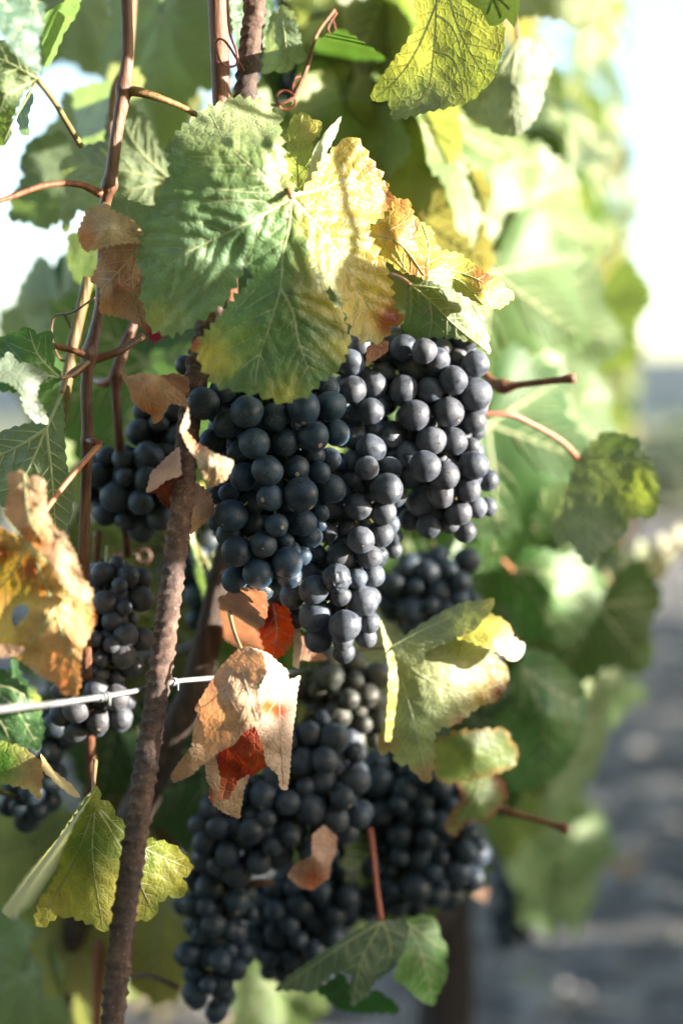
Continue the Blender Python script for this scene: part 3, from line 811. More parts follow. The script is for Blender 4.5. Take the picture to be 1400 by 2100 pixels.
# umbrella-shaped leaf behind the stake, lower left
traced_leaf([B([(200, 1612), (206, 1640), (230, 1650), (236, 1672), (256, 1692), (300, 1718), (345, 1730), (372, 1748), (390, 1770), (394, 1784), (372, 1800), (386, 1822), (370, 1842), (345, 1835), (325, 1850), (316, 1880), (290, 1886), (240, 1880), (215, 1912), (190, 1895), (150, 1880), (120, 1876), (86, 1902), (74, 1890), (80, 1850), (110, 1810), (128, 1780), (112, 1762), (140, 1700), (170, 1650)], .70,
     [(195, 1660, 10), (200, 1612, 2), (190, 1780, 4), (210, 1905, -6), (80, 1890, -8), (390, 1780, -16), (120, 1760, -8), (310, 1870, -12), (270, 1740, -2)], teeth=(6, 22), col='a0ac48', seed=30, pucker=1.,
     blobs=[(190, 1740, 62, '688c40', .9), (110, 1860, 60, 'c8bc58', .8), (250, 1850, 70, 'cbbc58', .8), (370, 1780, 60, 'b6ab3c', .8), (310, 1760, 50, '7c8f34', .8)], veins=[[(195, 1650), (190, 1760), (212, 1905)], [(195, 1650), (150, 1770), (85, 1890)], [(195, 1650), (260, 1760), (315, 1870)], [(195, 1650), (280, 1730), (388, 1782)]], vw=2.8),
  B([(200, 1612), (172, 1640), (122, 1718), (60, 1790), (4, 1868), (20, 1882), (60, 1850), (112, 1768), (152, 1690)], .693, [(200, 1615, 6), (10, 1875, -4), (110, 1740, 10)], teeth=(2, 26), col='b9be86', seed=31, under=True)],
    label='drooping yellow-green leaf behind the rusty stake, bottom left', petiole=[(195, 1655, .70), (192, 1620, .705), (196, 1560, .72)], prad=4)

# left edge: scorched yellow leaf, crisp on top
traced_leaf([B([(-90, 1070), (0, 1080), (48, 1106), (60, 1095), (100, 1140), (130, 1190), (165, 1210), (190, 1240), (199, 1270), (186, 1300), (170, 1330), (162, 1372), (166, 1400), (158, 1428), (130, 1424), (114, 1400), (90, 1390), (60, 1366), (20, 1340), (-90, 1330)], .625,
     [(55, 1105, 4), (195, 1265, 2), (160, 1425, -4), (0, 1200, 0), (100, 1260, 12), (60, 1360, -2), (-80, 1200, -16), (150, 1300, 8)], teeth=(4, 15), col='c9a552', seed=32, dry=True, pucker=1., rough=2.,
     hole=[(26, 1282), (24, 1262), (32, 1245), (46, 1239), (58, 1243), (60, 1256), (48, 1270), (34, 1285)], blobs=[(30, 1180, 80, 'b0a03c', .9), (65, 1170, 28, '9a5a2c', .9), (5, 1130, 26, '9a5a30', .8), (140, 1330, 70, 'd2a674', .8), (90, 1210, 24, 'a4662c', .7), (130, 1410, 40, 'c08a5c', .8), (10, 1320, 50, 'c4ac50', .7), (185, 1270, 26, 'bb7a44', .7)],
     veins=[[(55, 1108), (95, 1200), (125, 1290), (145, 1350), (158, 1420)], [(55, 1108), (40, 1150), (5, 1200), (-60, 1250)], [(110, 1250), (70, 1310), (40, 1350)], [(55, 1108), (110, 1170), (190, 1255)]], vw=3),
  B([(8, 1055), (20, 1005), (17, 972), (45, 964), (60, 986), (72, 975), (92, 986), (96, 1050), (112, 1082), (132, 1096), (152, 1132), (172, 1190), (192, 1215), (182, 1242), (152, 1222), (122, 1190), (100, 1142), (62, 1112), (30, 1082)], .613, [(50, 970, -6), (20, 1040, -4), (95, 1050, 6), (190, 1220, 0), (120, 1160, 10), (60, 1060, 8)], teeth=(4, 13), col='c08e5c', seed=33, dry=True, rough=2.2, blobs=[(50, 1060, 40, 'c8a070', .7), (70, 1110, 30, 'b97a34', .8), (150, 1180, 50, 'caa684', .8)], veins=[[(50, 970), (60, 1060), (90, 1110)]], vw=2.4),
  B([(-60, 1312), (10, 1322), (50, 1330), (42, 1342), (10, 1348), (-60, 1352)], .612, [(0, 1320, 0), (45, 1335, -4), (-50, 1330, 0)], teeth=(3, 16), col='caa080', seed=34, dry=True)],
    mat='dry', vein_mat='vein', petiole=[(55, 1108, .625), (85, 1060, .64), (140, 985, .66), (205, 912, .675)], prad=5.5, pcol=(1.4, .9, .8), label='scorched yellow leaf with a hole, at the left edge')
traced_leaf([B([(-60, 1340), (18, 1382), (30, 1350), (45, 1390), (75, 1420), (88, 1442), (84, 1470), (91, 1500), (80, 1540), (50, 1530), (20, 1522), (-60, 1490)], .632, [(-40, 1400, 0), (80, 1440, -4), (70, 1535, -8), (30, 1450, 4)], teeth=(5, 20), col='48703f', seed=35, pucker=1.4, blobs=[(85, 1430, 22, 'a8b848', .9)], veins=[[(-60, 1400), (20, 1440), (78, 1530)], [(-20, 1400), (40, 1420), (86, 1460)], [(-60, 1430), (0, 1480), (20, 1520)]])])
traced_leaf([B([(-60, 1510), (0, 1520), (25, 1520), (60, 1542), (90, 1566), (86, 1600), (82, 1642), (60, 1618), (40, 1612), (0, 1605), (-60, 1600)], .66, [(-40, 1550, 0), (80, 1580, 0), (40, 1600, 4)], teeth=(4, 18), col='9a9a58', seed=36, blobs=[(70, 1590, 40, 'c0a078', .9), (0, 1560, 50, '50762c', .9)])], mat='dry', vein_mat='vein')
traced_leaf([B([(84, 1545), (110, 1580), (150, 1612), (166, 1636), (148, 1632), (118, 1608), (90, 1580)], .668, [(90, 1550, 0), (160, 1632, -4), (120, 1595, 5)], teeth=(2, 20), col='c9b98c', seed=37)], mat='dry')

# left, middle: pale undersides
traced_leaf([B([(-60, 905), (20, 880), (80, 862), (112, 832), (130, 800), (132, 900), (136, 950), (152, 1010), (146, 1060), (130, 1092), (100, 1080), (50, 1062), (0, 1032), (-60, 1000)], .668, [(130, 805, 0), (140, 1050, -2), (-50, 950, -12), (60, 960, 4)], teeth=(4, 22), col='64834a', seed=38, under=True, pucker=1.,
     veins=[[(128, 805), (95, 880), (60, 960), (20, 1035)], [(95, 880), (105, 960), (115, 1085)], [(95, 880), (30, 920), (-60, 960)]], vw=4)], petiole=[(128, 805, .668), (140, 770, .672), (175, 745, .677)], prad=5)
traced_leaf([B([(-60, 735), (10, 690), (60, 672), (76, 686), (108, 680), (108, 720), (111, 750), (126, 776), (100, 800), (60, 800), (0, 800), (-60, 800)], .66, [(60, 680, -8), (120, 775, -2), (-40, 760, -4), (50, 740, 3)], teeth=(6, 22), col='4f7d34', seed=39, pucker=1., veins=[[(125, 776), (80, 730), (60, 676)], [(125, 776), (50, 760), (-40, 750)]], vw=2.4),
  B([(-30, 770), (0, 742), (20, 722), (40, 746), (56, 745), (100, 766), (80, 790), (75, 815), (95, 850), (99, 870), (70, 862), (50, 840), (45, 810), (30, 790), (8, 782)], .648, [(20, 725, -4), (100, 766, -6), (95, 868, -4), (50, 790, 6)], teeth=(4, 14), col='6f8468', seed=40, under=True)], petiole=[(125, 776, .66), (150, 768, .668), (182, 742, .677)])
# top left corner
traced_leaf([B([(-80, -80), (95, -80), (92, 0), (88, 60), (78, 76), (80, 130), (89, 156), (60, 136), (40, 114), (20, 92), (0, 60), (-80, 40)], .60, [(0, -40, 0), (85, 150, -4), (90, 0, -12), (20, 50, 6)], teeth=(5, 20), col='4d6c58', seed=41, pucker=1.4, veins=[[(-60, -80), (20, 20), (85, 150)], [(-20, -80), (60, -10), (86, 60)]])])
traced_leaf([B([(-80, 70), (0, 82), (30, 95), (60, 130), (78, 158), (80, 170), (50, 186), (26, 240), (20, 285), (0, 300), (-80, 310)], .64, [(78, 163, 0), (0, 180, 6), (0, 290, -8), (-60, 100, -10)], teeth=(5, 20), col='7d9a3e', seed=42, under=True, pucker=.8, veins=[[(78, 163), (20, 190), (-60, 240)], [(78, 163), (20, 130), (-60, 100)], [(78, 163), (40, 220), (10, 290)]], vw=3)], petiole=[(78, 163, .64), (110, 205, .65), (140, 255, .665), (166, 298, .69)], prad=6, pcol=(.85, 1.05, .75))
traced_leaf([B([(92, 30), (130, 5), (170, -30), (160, 25), (130, 70), (110, 120), (92, 140), (88, 80)], .72, [(150, 0, 0), (95, 130, -4), (110, 60, 4)], teeth=(4, 22), col='6f9040', seed=43)])
traced_leaf([B([(36, 240), (62, 186), (70, 200), (58, 236), (60, 278), (44, 275)], .70, [(60, 190, 0), (50, 275, 0), (40, 240, -4)], teeth=(3, 22), col='6d8c6c', seed=44)])
# pale leaves behind the left cane
traced_leaf([B([(125, 332), (170, 300), (214, 290), (222, 230), (240, 205), (262, 214), (300, 240), (322, 300), (352, 350), (372, 382), (330, 420), (302, 442), (240, 420), (212, 440), (160, 430), (132, 480), (124, 432), (140, 400), (130, 362)], .775, [(345, 370, 0), (130, 340, -12), (240, 210, -10), (130, 470, -12), (240, 340, 6)], teeth=(6, 24), col='8ea263', seed=45, under=True, pucker=.6, veins=[[(350, 370), (250, 350), (130, 340)], [(350, 370), (280, 300), (240, 212)], [(350, 370), (240, 400), (135, 470)]], vw=2.4)], petiole=[(350, 370, .775), (400, 378, .77), (440, 385, .77)], prad=5)
traced_leaf([B([(60, 290), (130, 270), (152, 330), (132, 400), (126, 452), (90, 472), (60, 456), (20, 452), (26, 400), (50, 362), (40, 332)], .85, [(150, 300, 0), (30, 440, -10), (90, 370, 4)], teeth=(7, 24), col='7f9a5c', seed=46, under=True)])
traced_leaf([B([(150, 182), (200, 170), (232, 172), (225, 230), (215, 290), (172, 300), (158, 250)], .83, [(200, 180, 0), (160, 290, -8), (190, 240, 3)], teeth=(6, 24), col='7d9a52', seed=47, under=True)])
traced_leaf([B([(216, 420), (240, 380), (262, 410), (306, 425), (302, 470), (280, 460), (240, 450), (218, 440)], .69, [(220, 430, 0), (300, 440, 0), (250, 400, 4)], teeth=(4, 18), col='7c977a', seed=48, under=True)])
traced_leaf([B([(140, 480), (200, 470), (260, 500), (262, 560), (210, 590), (160, 580), (140, 540)], .80, [(200, 480, 0), (200, 580, 0), (150, 520, -6)], teeth=(6, 22), col='86a05c', seed=49, under=True)])
traced_leaf([B([(75, 590), (130, 520), (200, 500), (220, 560), (200, 640), (150, 700), (110, 700), (100, 640)], .95, [(150, 520, 0), (100, 680, -8), (170, 600, 5)], teeth=(7, 26), col='55802e', seed=50)])
# grey-white leaf beside the stake top
traced_leaf([B([(556, 30), (580, 10), (604, 30), (611, 62), (628, 122), (605, 131), (590, 148), (562, 145), (538, 150), (544, 100), (549, 60)], .735, [(580, 15, -6), (620, 125, 0), (545, 145, -6), (585, 80, 4)], teeth=(4, 20), col='93a884', seed=51, pucker=.8, veins=[[(575, 15), (585, 80), (590, 145)]], vw=2)])
traced_leaf([B([(470, 0), (500, -40), (545, -30), (560, 20), (545, 80), (520, 140), (490, 120), (480, 60)], .76, [(510, -30, 0), (510, 130, 0), (550, 40, -6)], teeth=(6, 22), col='3f6a34', seed=52)])
traced_leaf([B([(640, 85), (700, 60), (770, 105), (790, 122), (740, 122), (690, 128), (650, 120)], .80, [(650, 90, 0), (785, 120, 0), (700, 100, 5)], teeth=(4, 22), col='4f7830', seed=53)])

# ------------------------------------------------------------------ dried leaves
traced_leaf([B([(160, 476), (180, 430), (220, 416), (226, 430), (270, 450), (296, 480), (290, 496), (240, 500), (200, 510), (176, 516), (166, 500)], .662, [(160, 480, -4), (290, 485, -4), (225, 420, -6), (225, 470, 6), (200, 508, -4)], teeth=(4, 14), col='c9b183', seed=60, dry=True, rough=2, blobs=[(175, 490, 30, 'b07a54', .9)], veins=[[(295, 484), (230, 470), (170, 480)]], vw=2),
  B([(205, 512), (240, 500), (292, 494), (286, 540), (300, 590), (306, 640), (322, 680), (346, 686), (315, 702), (296, 676), (270, 656), (245, 650), (205, 640), (206, 590), (186, 576), (205, 540)], .668, [(245, 505, 2), (290, 560, -8), (190, 575, -6), (240, 580, 8), (340, 688, 0), (210, 635, -4)], teeth=(4, 16), col='8a5634', seed=61, dry=True, rough=2, blobs=[(320, 685, 26, '8a3040', 1), (230, 560, 40, '9a6440', .6), (220, 630, 30, 'a8744c', .7)], veins=[[(290, 500), (240, 560), (200, 600)], [(290, 500), (270, 580), (290, 670)]], vw=2)],
    mat='dry', vein_mat='vein_dry', label='brown dried leaf hanging between the cane and the big green leaf')
traced_leaf([B([(245, 760), (262, 772), (292, 765), (330, 772), (382, 815), (386, 836), (352, 826), (346, 832), (330, 862), (315, 870), (310, 850), (290, 840), (270, 820), (264, 795)], .658, [(250, 762, 0), (385, 830, -4), (315, 865, -10), (325, 785, 10), (290, 830, -2)], teeth=(2, 14), col='b48a66', seed=62, dry=True, rough=2.4, blobs=[(310, 840, 34, '9a6844', .8)], veins=[[(262, 772), (330, 795), (384, 832)], [(330, 795), (350, 820)], [(290, 772), (300, 800), (310, 840)]], vw=1.8),
  B([(325, 772), (360, 765), (388, 776), (388, 818), (360, 800)], .668, [(340, 775, 0), (385, 800, -6), (360, 780, 2)], teeth=(2, 16), col='8a5030', seed=63, dry=True)], mat='dry', vein_mat='vein_dry', label='tan dried leaf curled against the upper left of the front bunch')
traced_leaf([B([(386, 834), (389, 870), (381, 882), (402, 908), (416, 914), (440, 930), (479, 945), (475, 962), (462, 986), (430, 1000), (414, 975), (404, 942), (394, 930), (378, 902), (370, 880)], .64, [(386, 836, -4), (478, 945, 0), (430, 1000, -6), (430, 950, 8), (372, 885, 2), (400, 905, -6)], teeth=(2, 12), col='bda283', seed=64, dry=True, rough=2.2, blobs=[(395, 900, 26, 'a87a58', .9), (440, 985, 30, 'b0986e', .7)], veins=[[(404, 940), (430, 955), (455, 935)], [(440, 930), (445, 970), (440, 998)]], vw=1.6)], mat='dry', vein_mat='vein_dry', label='narrow dried leaf strip hooked in front of the rusty stake')
traced_leaf([B([(368, 916), (346, 934), (310, 970), (300, 1010), (318, 1004), (340, 985), (372, 975)], .672, [(365, 920, 0), (300, 1008, 0), (350, 970, 6)], teeth=(2, 14), col='a9795c', seed=65, dry=True), B([(302, 1010), (320, 1002), (345, 985), (376, 975), (380, 1040), (346, 1043), (330, 1030), (320, 1012)], .68, [(300, 1010, 0), (376, 1000, 0), (345, 1040, -4)], teeth=(2, 14), col='5f3024', seed=66),
  B([(392, 985), (430, 1008), (442, 1050), (416, 1076), (390, 1096), (386, 1040)], .685, [(395, 990, 0), (440, 1050, -6), (390, 1090, 0)], teeth=(3, 12), col='7c4530', seed=67, dry=True, blobs=[(405, 1080, 26, 'b38a66', .9)])], mat='dry', vein_mat='vein_dry', label='dark reddish dried leaf squeezed behind the stake')
# the big crumpled one
traced_leaf([B([(487, 1332), (510, 1326), (540, 1342), (546, 1382), (526, 1402), (531, 1440), (536, 1470), (530, 1486), (500, 1500), (480, 1526), (450, 1541), (424, 1562), (420, 1550), (420, 1490), (400, 1452), (420, 1420), (450, 1370)], .655, [(490, 1335, 0), (545, 1380, 4), (530, 1480, 6), (425, 1555, 2), (405, 1450, -8), (475, 1440, 10), (450, 1372, -4)], teeth=(2, 12), col='b08660', seed=70, dry=True, rough=2.2, blobs=[(440, 1500, 50, 'b48f6c', .6)], veins=[[(500, 1335), (465, 1410), (450, 1535)], [(490, 1360), (510, 1420), (528, 1480)], [(470, 1400), (430, 1440), (408, 1452)]], vw=2),
  B([(424, 1425), (410, 1460), (396, 1500), (394, 1532), (370, 1560), (350, 1590), (356, 1606), (392, 1590), (422, 1562), (452, 1540), (480, 1500), (450, 1440)], .668, [(424, 1430, 0), (352, 1598, -6), (450, 1530, 0), (400, 1530, 6)], teeth=(2, 12), col='a87e5a', seed=71, dry=True, rough=2.2),
  B([(510, 1326), (550, 1340), (590, 1376), (592, 1396), (616, 1385), (609, 1420), (606, 1460), (600, 1500), (597, 1540), (592, 1600), (589, 1620), (575, 1617), (571, 1590), (545, 1566), (540, 1530), (524, 1490), (536, 1462), (528, 1420), (546, 1382)], .668, [(515, 1330, 0), (612, 1390, -14), (585, 1610, -6), (545, 1560, 0), (560, 1420, 6), (540, 1470, 10), (600, 1480, -10), (565, 1500, 4)], teeth=(2, 12), col='c2a48c', seed=72, dry=True, rough=2.6, blobs=[(570, 1455, 16, 'a04c1c', 1), (548, 1450, 14, 'b8661c', 1)], veins=[[(550, 1345), (570, 1420), (575, 1500), (582, 1610)]], vw=1.8),
  B([(498, 1498), (530, 1490), (546, 1530), (548, 1572), (512, 1592), (496, 1612), (470, 1662), (445, 1656), (430, 1640), (430, 1600), (452, 1538)], .690, [(500, 1500, 0), (546, 1560, 2), (440, 1650, 0), (490, 1580, -6)], teeth=(2, 14), col='8c3a24', seed=73, blobs=[(520, 1520, 40, 'a8603c', .7), (450, 1630, 30, '9a6648', .8), (500, 1590, 24, '6c2a1c', .7)], rough=2),
  B([(420, 1560), (440, 1540), (452, 1600), (446, 1640), (470, 1640), (490, 1600), (512, 1588), (500, 1620), (491, 1679), (462, 1668), (436, 1650), (442, 1630), (424, 1600)], .676, [(425, 1560, 0), (490, 1675, -2), (445, 1610, 6), (500, 1600, 4)], teeth=(2, 12), col='b28c6a', seed=74, dry=True, rough=2.2)],
    mat='dry', vein_mat='vein_dry', petiole=[(495, 1334, .658), (480, 1295, .68), (470, 1255, .70)], prad=4, pcol=(1.1, 1.2, 1.3), label='big crumpled tan dried leaf, rust red inside, in the middle below the bunch')
traced_leaf([B([(540, 1252), (560, 1236), (590, 1250), (600, 1290), (596, 1322), (576, 1346), (545, 1342), (534, 1300)], .735, [(540, 1260, 0), (598, 1300, 10), (560, 1340, 0), (565, 1290, 8)], teeth=(5, 15), col='e2441c', seed=75, rough=2.4, blobs=[(548, 1262, 20, '7c2412', .9), (590, 1330, 16, 'b8603c', .8), (575, 1250, 14, 'f07038', .8)], veins=[[(560, 1240), (568, 1290), (560, 1342)]], vw=1.6), B([(448, 1225), (500, 1205), (545, 1215), (548, 1255), (536, 1300), (545, 1342), (500, 1332), (462, 1310), (455, 1270)], .74, [(450, 1230, 0), (545, 1300, 0), (500, 1260, 6)], teeth=(3, 14), col='a46a48', seed=76, dry=True, rough=2.5),  # first sheet: backlit glow put into its bright red colour
  B([(598, 1282), (612, 1280), (620, 1320), (612, 1372), (600, 1366), (602, 1320)], .73, [(605, 1285, 0), (606, 1368, 0), (618, 1320, -6)], teeth=(1, 14), col='cbb49c', seed=77, dry=True), B([(612, 1300), (650, 1330), (672, 1352), (640, 1356), (612, 1352)], .748, [(615, 1305, 0), (665, 1350, 0), (620, 1350, 0)], teeth=(2, 14), col='b0714a', seed=78, dry=True)],
    mat='dry', vein_mat='vein_dry', label='withered leaf coloured a glowing red behind the tip of the front bunch')
traced_leaf([B([(640, 1712), (664, 1692), (691, 1715), (688, 1750), (678, 1770), (675, 1800), (640, 1826), (615, 1820), (589, 1796), (606, 1770), (640, 1755)], .765, [(665, 1695, 0), (600, 1800, 0), (640, 1822, -4), (650, 1760, 8), (688, 1740, -6)], teeth=(2, 12), col='a87a66', seed=79, dry=True, rough=2.4, blobs=[(640, 1800, 30, 'a05a44', .8), (670, 1720, 26, 'b8957c', .8)])], mat='dry', vein_mat='vein_dry', label='small pinkish dried leaf caught on the lower bunches')
traced_leaf([B([(752, 712), (780, 698), (797, 700), (795, 720), (775, 735), (750, 748)], .69, [(755, 715, 0), (795, 708, 0), (755, 745, -4)], teeth=(1, 12), col='b4684c', seed=80, dry=True)], mat='dry', vein_mat='vein_dry')
traced_leaf([B([(915, 1830), (940, 1775), (980, 1780), (1003, 1830), (995, 1852), (970, 1840), (958, 1815), (935, 1850)], 1.02, [(950, 1780, 0), (920, 1845, 0), (998, 1840, 0)], teeth=(2, 18), col='9a6844', seed=81, dry=True)], mat='dry', vein_mat='vein_dry')

# ------------------------------------------------------------------ canes, shoots, tendrils of the near vine
cane([(255, -60, .672), (262, 90, .672), (255, 182, .672), (240, 270, .672), (226, 372, .674), (214, 440, .68), (206, 620, .69), (186, 722, .685), (178, 800, .683), (180, 900, .685), (176, 1000, .69), (172, 1180, .70), (180, 1420, .74), (190, 1640, .80)], [11, 12, 14, 12.5, 13, 11, 11, 14, 12, 12, 11, 12, 11, 10],
     nodes=[(256, 182, 5), (228, 380, 6), (184, 728, 6), (180, 905, 3)], n=14, label='thin upright brown cane with knots, left of the big leaf')
cane([(444, -60, .70), (448, 60, .70), (454, 215, .70), (462, 420, .72), (470, 700, .76), (455, 1100, .78)], [20, 20, 19, 18, 18, 20], n=12, col=(1.15, .95, .85), label='thick reddish brown cane beside the top of the stake')
cane([(276, -60, .79), (262, 120, .79), (234, 190, .78), (228, 320, .78)], 9, col=(1.2, 1.5, .7))
cane([(182, 570, .73), (152, 700, .73), (128, 840, .73), (110, 980, .74)], 12, col=(1.2, 1.7, .8), nodes=[(150, 705, 3)])
cane([(280, 650, .75), (246, 740, .745), (238, 800, .745), (246, 930, .75), (262, 1140, .78)], [9, 13, 11, 9, 9], nodes=[(242, 772, 5)], col=(.8, .7, .65))
cane([(292, 690, .71), (240, 722, .69), (186, 742, .685), (150, 770, .675)], [8, 8, 9, 7], col=(1.2, 1., .9))
cane([(242, 772, .745), (215, 785, .75), (195, 780, .76)], [9, 10, 6], col=(1.4, 1.3, 1.1))
cane([(-60, 420, .64), (0, 412, .645), (90, 381, .655), (160, 378, .665), (208, 398, .672)], [5.5, 5.5, 6, 7, 9], col=(1.6, 1.2, 1.0), label='pinkish leaf stalk reaching left from the upright cane')
cane([(262, 186, .672), (290, 190, .67), (335, 204, .672), (375, 220, .68), (405, 238, .69)], [11, 10, 7, 6, 6], col=(1.3, 1.6, .8))
cane([(186, 735, .685), (160, 722, .68), (110, 708, .675)], [8, 7, 6], col=(1.7, 1.4, 1.0))
cane([(208, 912, .675), (192, 906, .676), (180, 902, .684)], [8, 8, 7], col=(1.2, .8, .75))
cane([(200, 1090, .76), (198, 1180, .77), (195, 1240, .78)], 8, col=(1.4, 1.5, 1.2))
cane([(960, 725, .80), (1000, 775, .785), (1030, 792, .78), (1070, 788, .775), (1178, 775, .765)], [7, 9, 12, 7.5, 8], nodes=[(1032, 790, 5), (1174, 776, 3)], col=(1.3, 1.1, .85), label='short pruned cane stub jutting right beside the sunlit grapes')
cane([(1000, 1640, .86), (1035, 1662, .85), (1090, 1678, .84), (1164, 1700, .83)], [6, 9, 6, 8], nodes=[(1162, 1700, 4)], col=(1.9, 1.6, 1.1), label='thin golden cane stub near the lowest right grapes')
cane([(372, 1760, .80), (300, 1800, .82), (260, 1985, .86), (310, 2000, .84), (365, 2025, .83)], 5, col=(.6, .6, .6))
cane([(470, 1100, .78), (450, 1190, .78), (428, 1300, .79), (395, 1420, .80), (345, 1520, .82), (280, 1660, .86), (200, 1800, .92), (150, 1920, .95), (118, 2100, .96), (100, 2400, .96), (95, 3100, .96), (95, 3700, .96)], [20, 24, 28, 31, 33, 33, 30, 27, 26, 30, 38, 44], name='trunk', mat='wood', n=10, seg=14, col=(.8, .75, .75), label='gnarled vine trunk slanting down behind the stake')
cane([(428, 1300, .79), (410, 1320, .80), (340, 1340, .86), (250, 1350, .93)], [16, 14, 12, 10], mat='wood', n=8, seg=10)
cane([(204, 1930, .92), (202, 2010, .92), (198, 2200, .92)], 12, col=(1.6, 1.2, 1.0))
cane([(560, 1810, .82), (520, 1812, .82), (470, 1830, .83)], [7, 8, 6])
cane([(700, 760, .78), (760, 720, .78), (860, 690, .79), (960, 725, .80)], 8, col=(1.2, 1., .8))
def tendril(l, r=2.6, col=(1.2, .8, .6)):
    cane(l, r, name='tendril', seg=6, n=8, col=col)
tendril([(686, 20, .74), (650, 70, .735), (632, 130, .73), (618, 165, .73), (600, 200, .73), (570, 215, .73), (555, 215, .735)], [3.5, 3.5, 4, 4.5, 4, 3, 2.5], (1.4, 1.1, .8))
tendril([(620, 158, .73), (606, 160, .728), (600, 185, .73), (606, 210, .732), (595, 222, .733), (575, 222, .733), (568, 195, .73), (585, 186, .73), (604, 196, .728)], 2.6, (1.5, .9, .7))
tendril([(690, 25, .74), (672, 60, .74), (690, 75, .74), (682, 40, .745)], 2.4)
tendril([(466, -20, .69), (470, 60, .688), (486, 110, .69), (482, 135, .69), (455, 130, .68), (442, 88, .675), (462, 85, .675), (500, 145, .70)], 2.6, (1.2, .6, .5))
tendril([(195, 610, .70), (150, 640, .71), (112, 650, .72), (108, 700, .72), (130, 740, .73), (150, 690, .73), (130, 640, .73)], 2.4, (.9, .9, .6))
tendril([(285, 1130, .80), (300, 1128, .80), (308, 1140, .80), (300, 1152, .80), (284, 1150, .80), (278, 1138, .80), (240, 1140, .80), (180, 1160, .80)], 5, (.35, .32, .3))  # dark background wire ending in an eye, not a tendril

# ------------------------------------------------------------------ rusty reinforcing bar used as a stake
def stake():
    l = [(528, -260, .715), (522, 0, .715), (508, 150, .71), (470, 480, .70), (440, 600, .695), (405, 760, .69), (384, 900, .685), (370, 1060, .68), (350, 1210, .672), (330, 1370, .666), (304, 1540, .66), (278, 1720, .655), (252, 1900, .65), (232, 2080, .647)]
    pts = [P(*q) for q in catmull(l, 10)]
    d = (pts[-1] - pts[-8]).normalized()
    end = pts[-1]; k = end.z / -d.z
    pts += [end + d * t for t in np.linspace(.01, k + .08, 30)]
    # resample evenly
    P0 = np.array([tuple(p) for p in pts]); s = np.concatenate([[0], np.cumsum(np.linalg.norm(np.diff(P0, axis=0), axis=1))])
    st = .00085; q = np.arange(0, s[-1], st)
    pp = np.stack([np.interp(q, s, P0[:, i]) for i in range(3)], 1)
    r0 = .0052; seg = 26
    def rf(i, a):
        t = q[i]; a = a - 1.05
        side = 1 if math.sin(a) > 0 else -1
        lug = ((t + .0022 * noise.noise(Vector((t * 70, side * 2, 1)))) / .0060 + side * .18 + .45 * math.cos(a)) % 1
        rib = math.exp(-((lug - .5) / .17) ** 2) * abs(math.sin(a)) ** 1.2
        fl = math.exp(-(math.cos(a) ** 2 - 1) ** 2 / .02) if abs(math.cos(a)) > .8 else 0
        z = noise.noise(Vector((math.cos(a) * 2.2, math.sin(a) * 2.2, t * 380))) * .12 + noise.noise(Vector((math.cos(a) * 5, math.sin(a) * 5, t * 1000))) * .05
        amp = .20 * (1 + 1.2 * noise.noise(Vector((t * 90, side, 3)))); return 1 + amp * rib + .12 * fl + z + .05 * noise.noise(Vector((math.cos(a), math.sin(a), t * 160)))
    v, f = tube(pp, r0, seg, True, rf)
    og = Vector(pp[-1]); og.z = 0
    o = link('rebar_stake', mesh('rebar_stake', [x - og for x in v], f, M['rust']), None, og)
    tag(o, 'ribbed rusty steel bar standing as a stake in front of the grapes', 'stake')
stake()

# galvanised trellis wire, with twists of a tie
wl = [(-900, 1545, .36), (-300, 1490, .47), (-20, 1457, .565), (120, 1442, .61), (262, 1420, .655), (346, 1400, .69), (430, 1391, .725), (700, 1372, .86), (1000, 1345, 1.08), (1150, 1300, 1.6), (1230, 1190, 3.)]
wpts = pxpts(wl, 10)
WIRE = link('trellis_wire', None, None, P(346, 1400, .69))
tag(WIRE, 'pale galvanised trellis wire running past the rusty stake', 'wire')
v, f = tube([p for p in wpts], .0013, 8)
og = WIRE.location
link('strand', mesh('strand', [x - og for x in v], f, M['wire']), WIRE, og)
for k, (a, b) in enumerate([((205, 1430, .636), (268, 1418, .657)), ((352, 1399, .692), (384, 1396, .706))]):
    hv = []
    A, Bq = P(*a), P(*b); dr = (Bq - A); L = dr.length; dr.normalize()
    u = dr.cross(Vector((0, 0, 1))).normalized(); vv = dr.cross(u); turns = 2; L *= .22
    for i in range(turns * 10 + 1):
        t = i / (turns * 10); an = t * turns * 2 * math.pi
        hv.append(A + dr * L * t + (u * math.cos(an) + vv * math.sin(an)) * .0016)
    hv.append(hv[-1] + Vector((0, -.001, -.004)))
    v, f = tube(hv, .0007, 6)
    link('tie', mesh('tie', [x - og for x in v], f, M['wire']), WIRE, og)

# ------------------------------------------------------------------ grapes
def sphere(nu=20, nv=12):
    vs, fs = [(0, 0, 1)], []
    for j in range(1, nv):
        t = math.pi * j / nv
        for i in range(nu):
            a = 2 * math.pi * i / nu
            vs.append((math.sin(t) * math.cos(a), math.sin(t) * math.sin(a), math.cos(t)))
    vs.append((0, 0, -1))
    for i in range(nu): fs.append((0, 1 + i, 1 + (i + 1) % nu))
    for j in range(nv - 2):
        for i in range(nu):
            a, b = 1 + j * nu + i, 1 + j * nu + (i + 1) % nu
            fs.append((a, a + nu, b + nu, b))
    o = 1 + (nv - 2) * nu
    for i in range(nu): fs.append((o + i, len(vs) - 1, o + (i + 1) % nu))
    return vs, fs
def berry(seed, amp, wr=0.):
    v, f = sphere(32, 20)
    o = []
    for q in v:
        q = Vector(q); k = 1 + amp * noise.noise(q * .9 + Vector((seed, 0, 0)))
        if wr: k *= 1 - wr * abs(noise.noise(Vector((q.x * 3.2, q.y * 3.2, q.z * .8 + seed)))) * 2
        o.append(q * k)
    return mesh('grape', o, f, M['grape'])
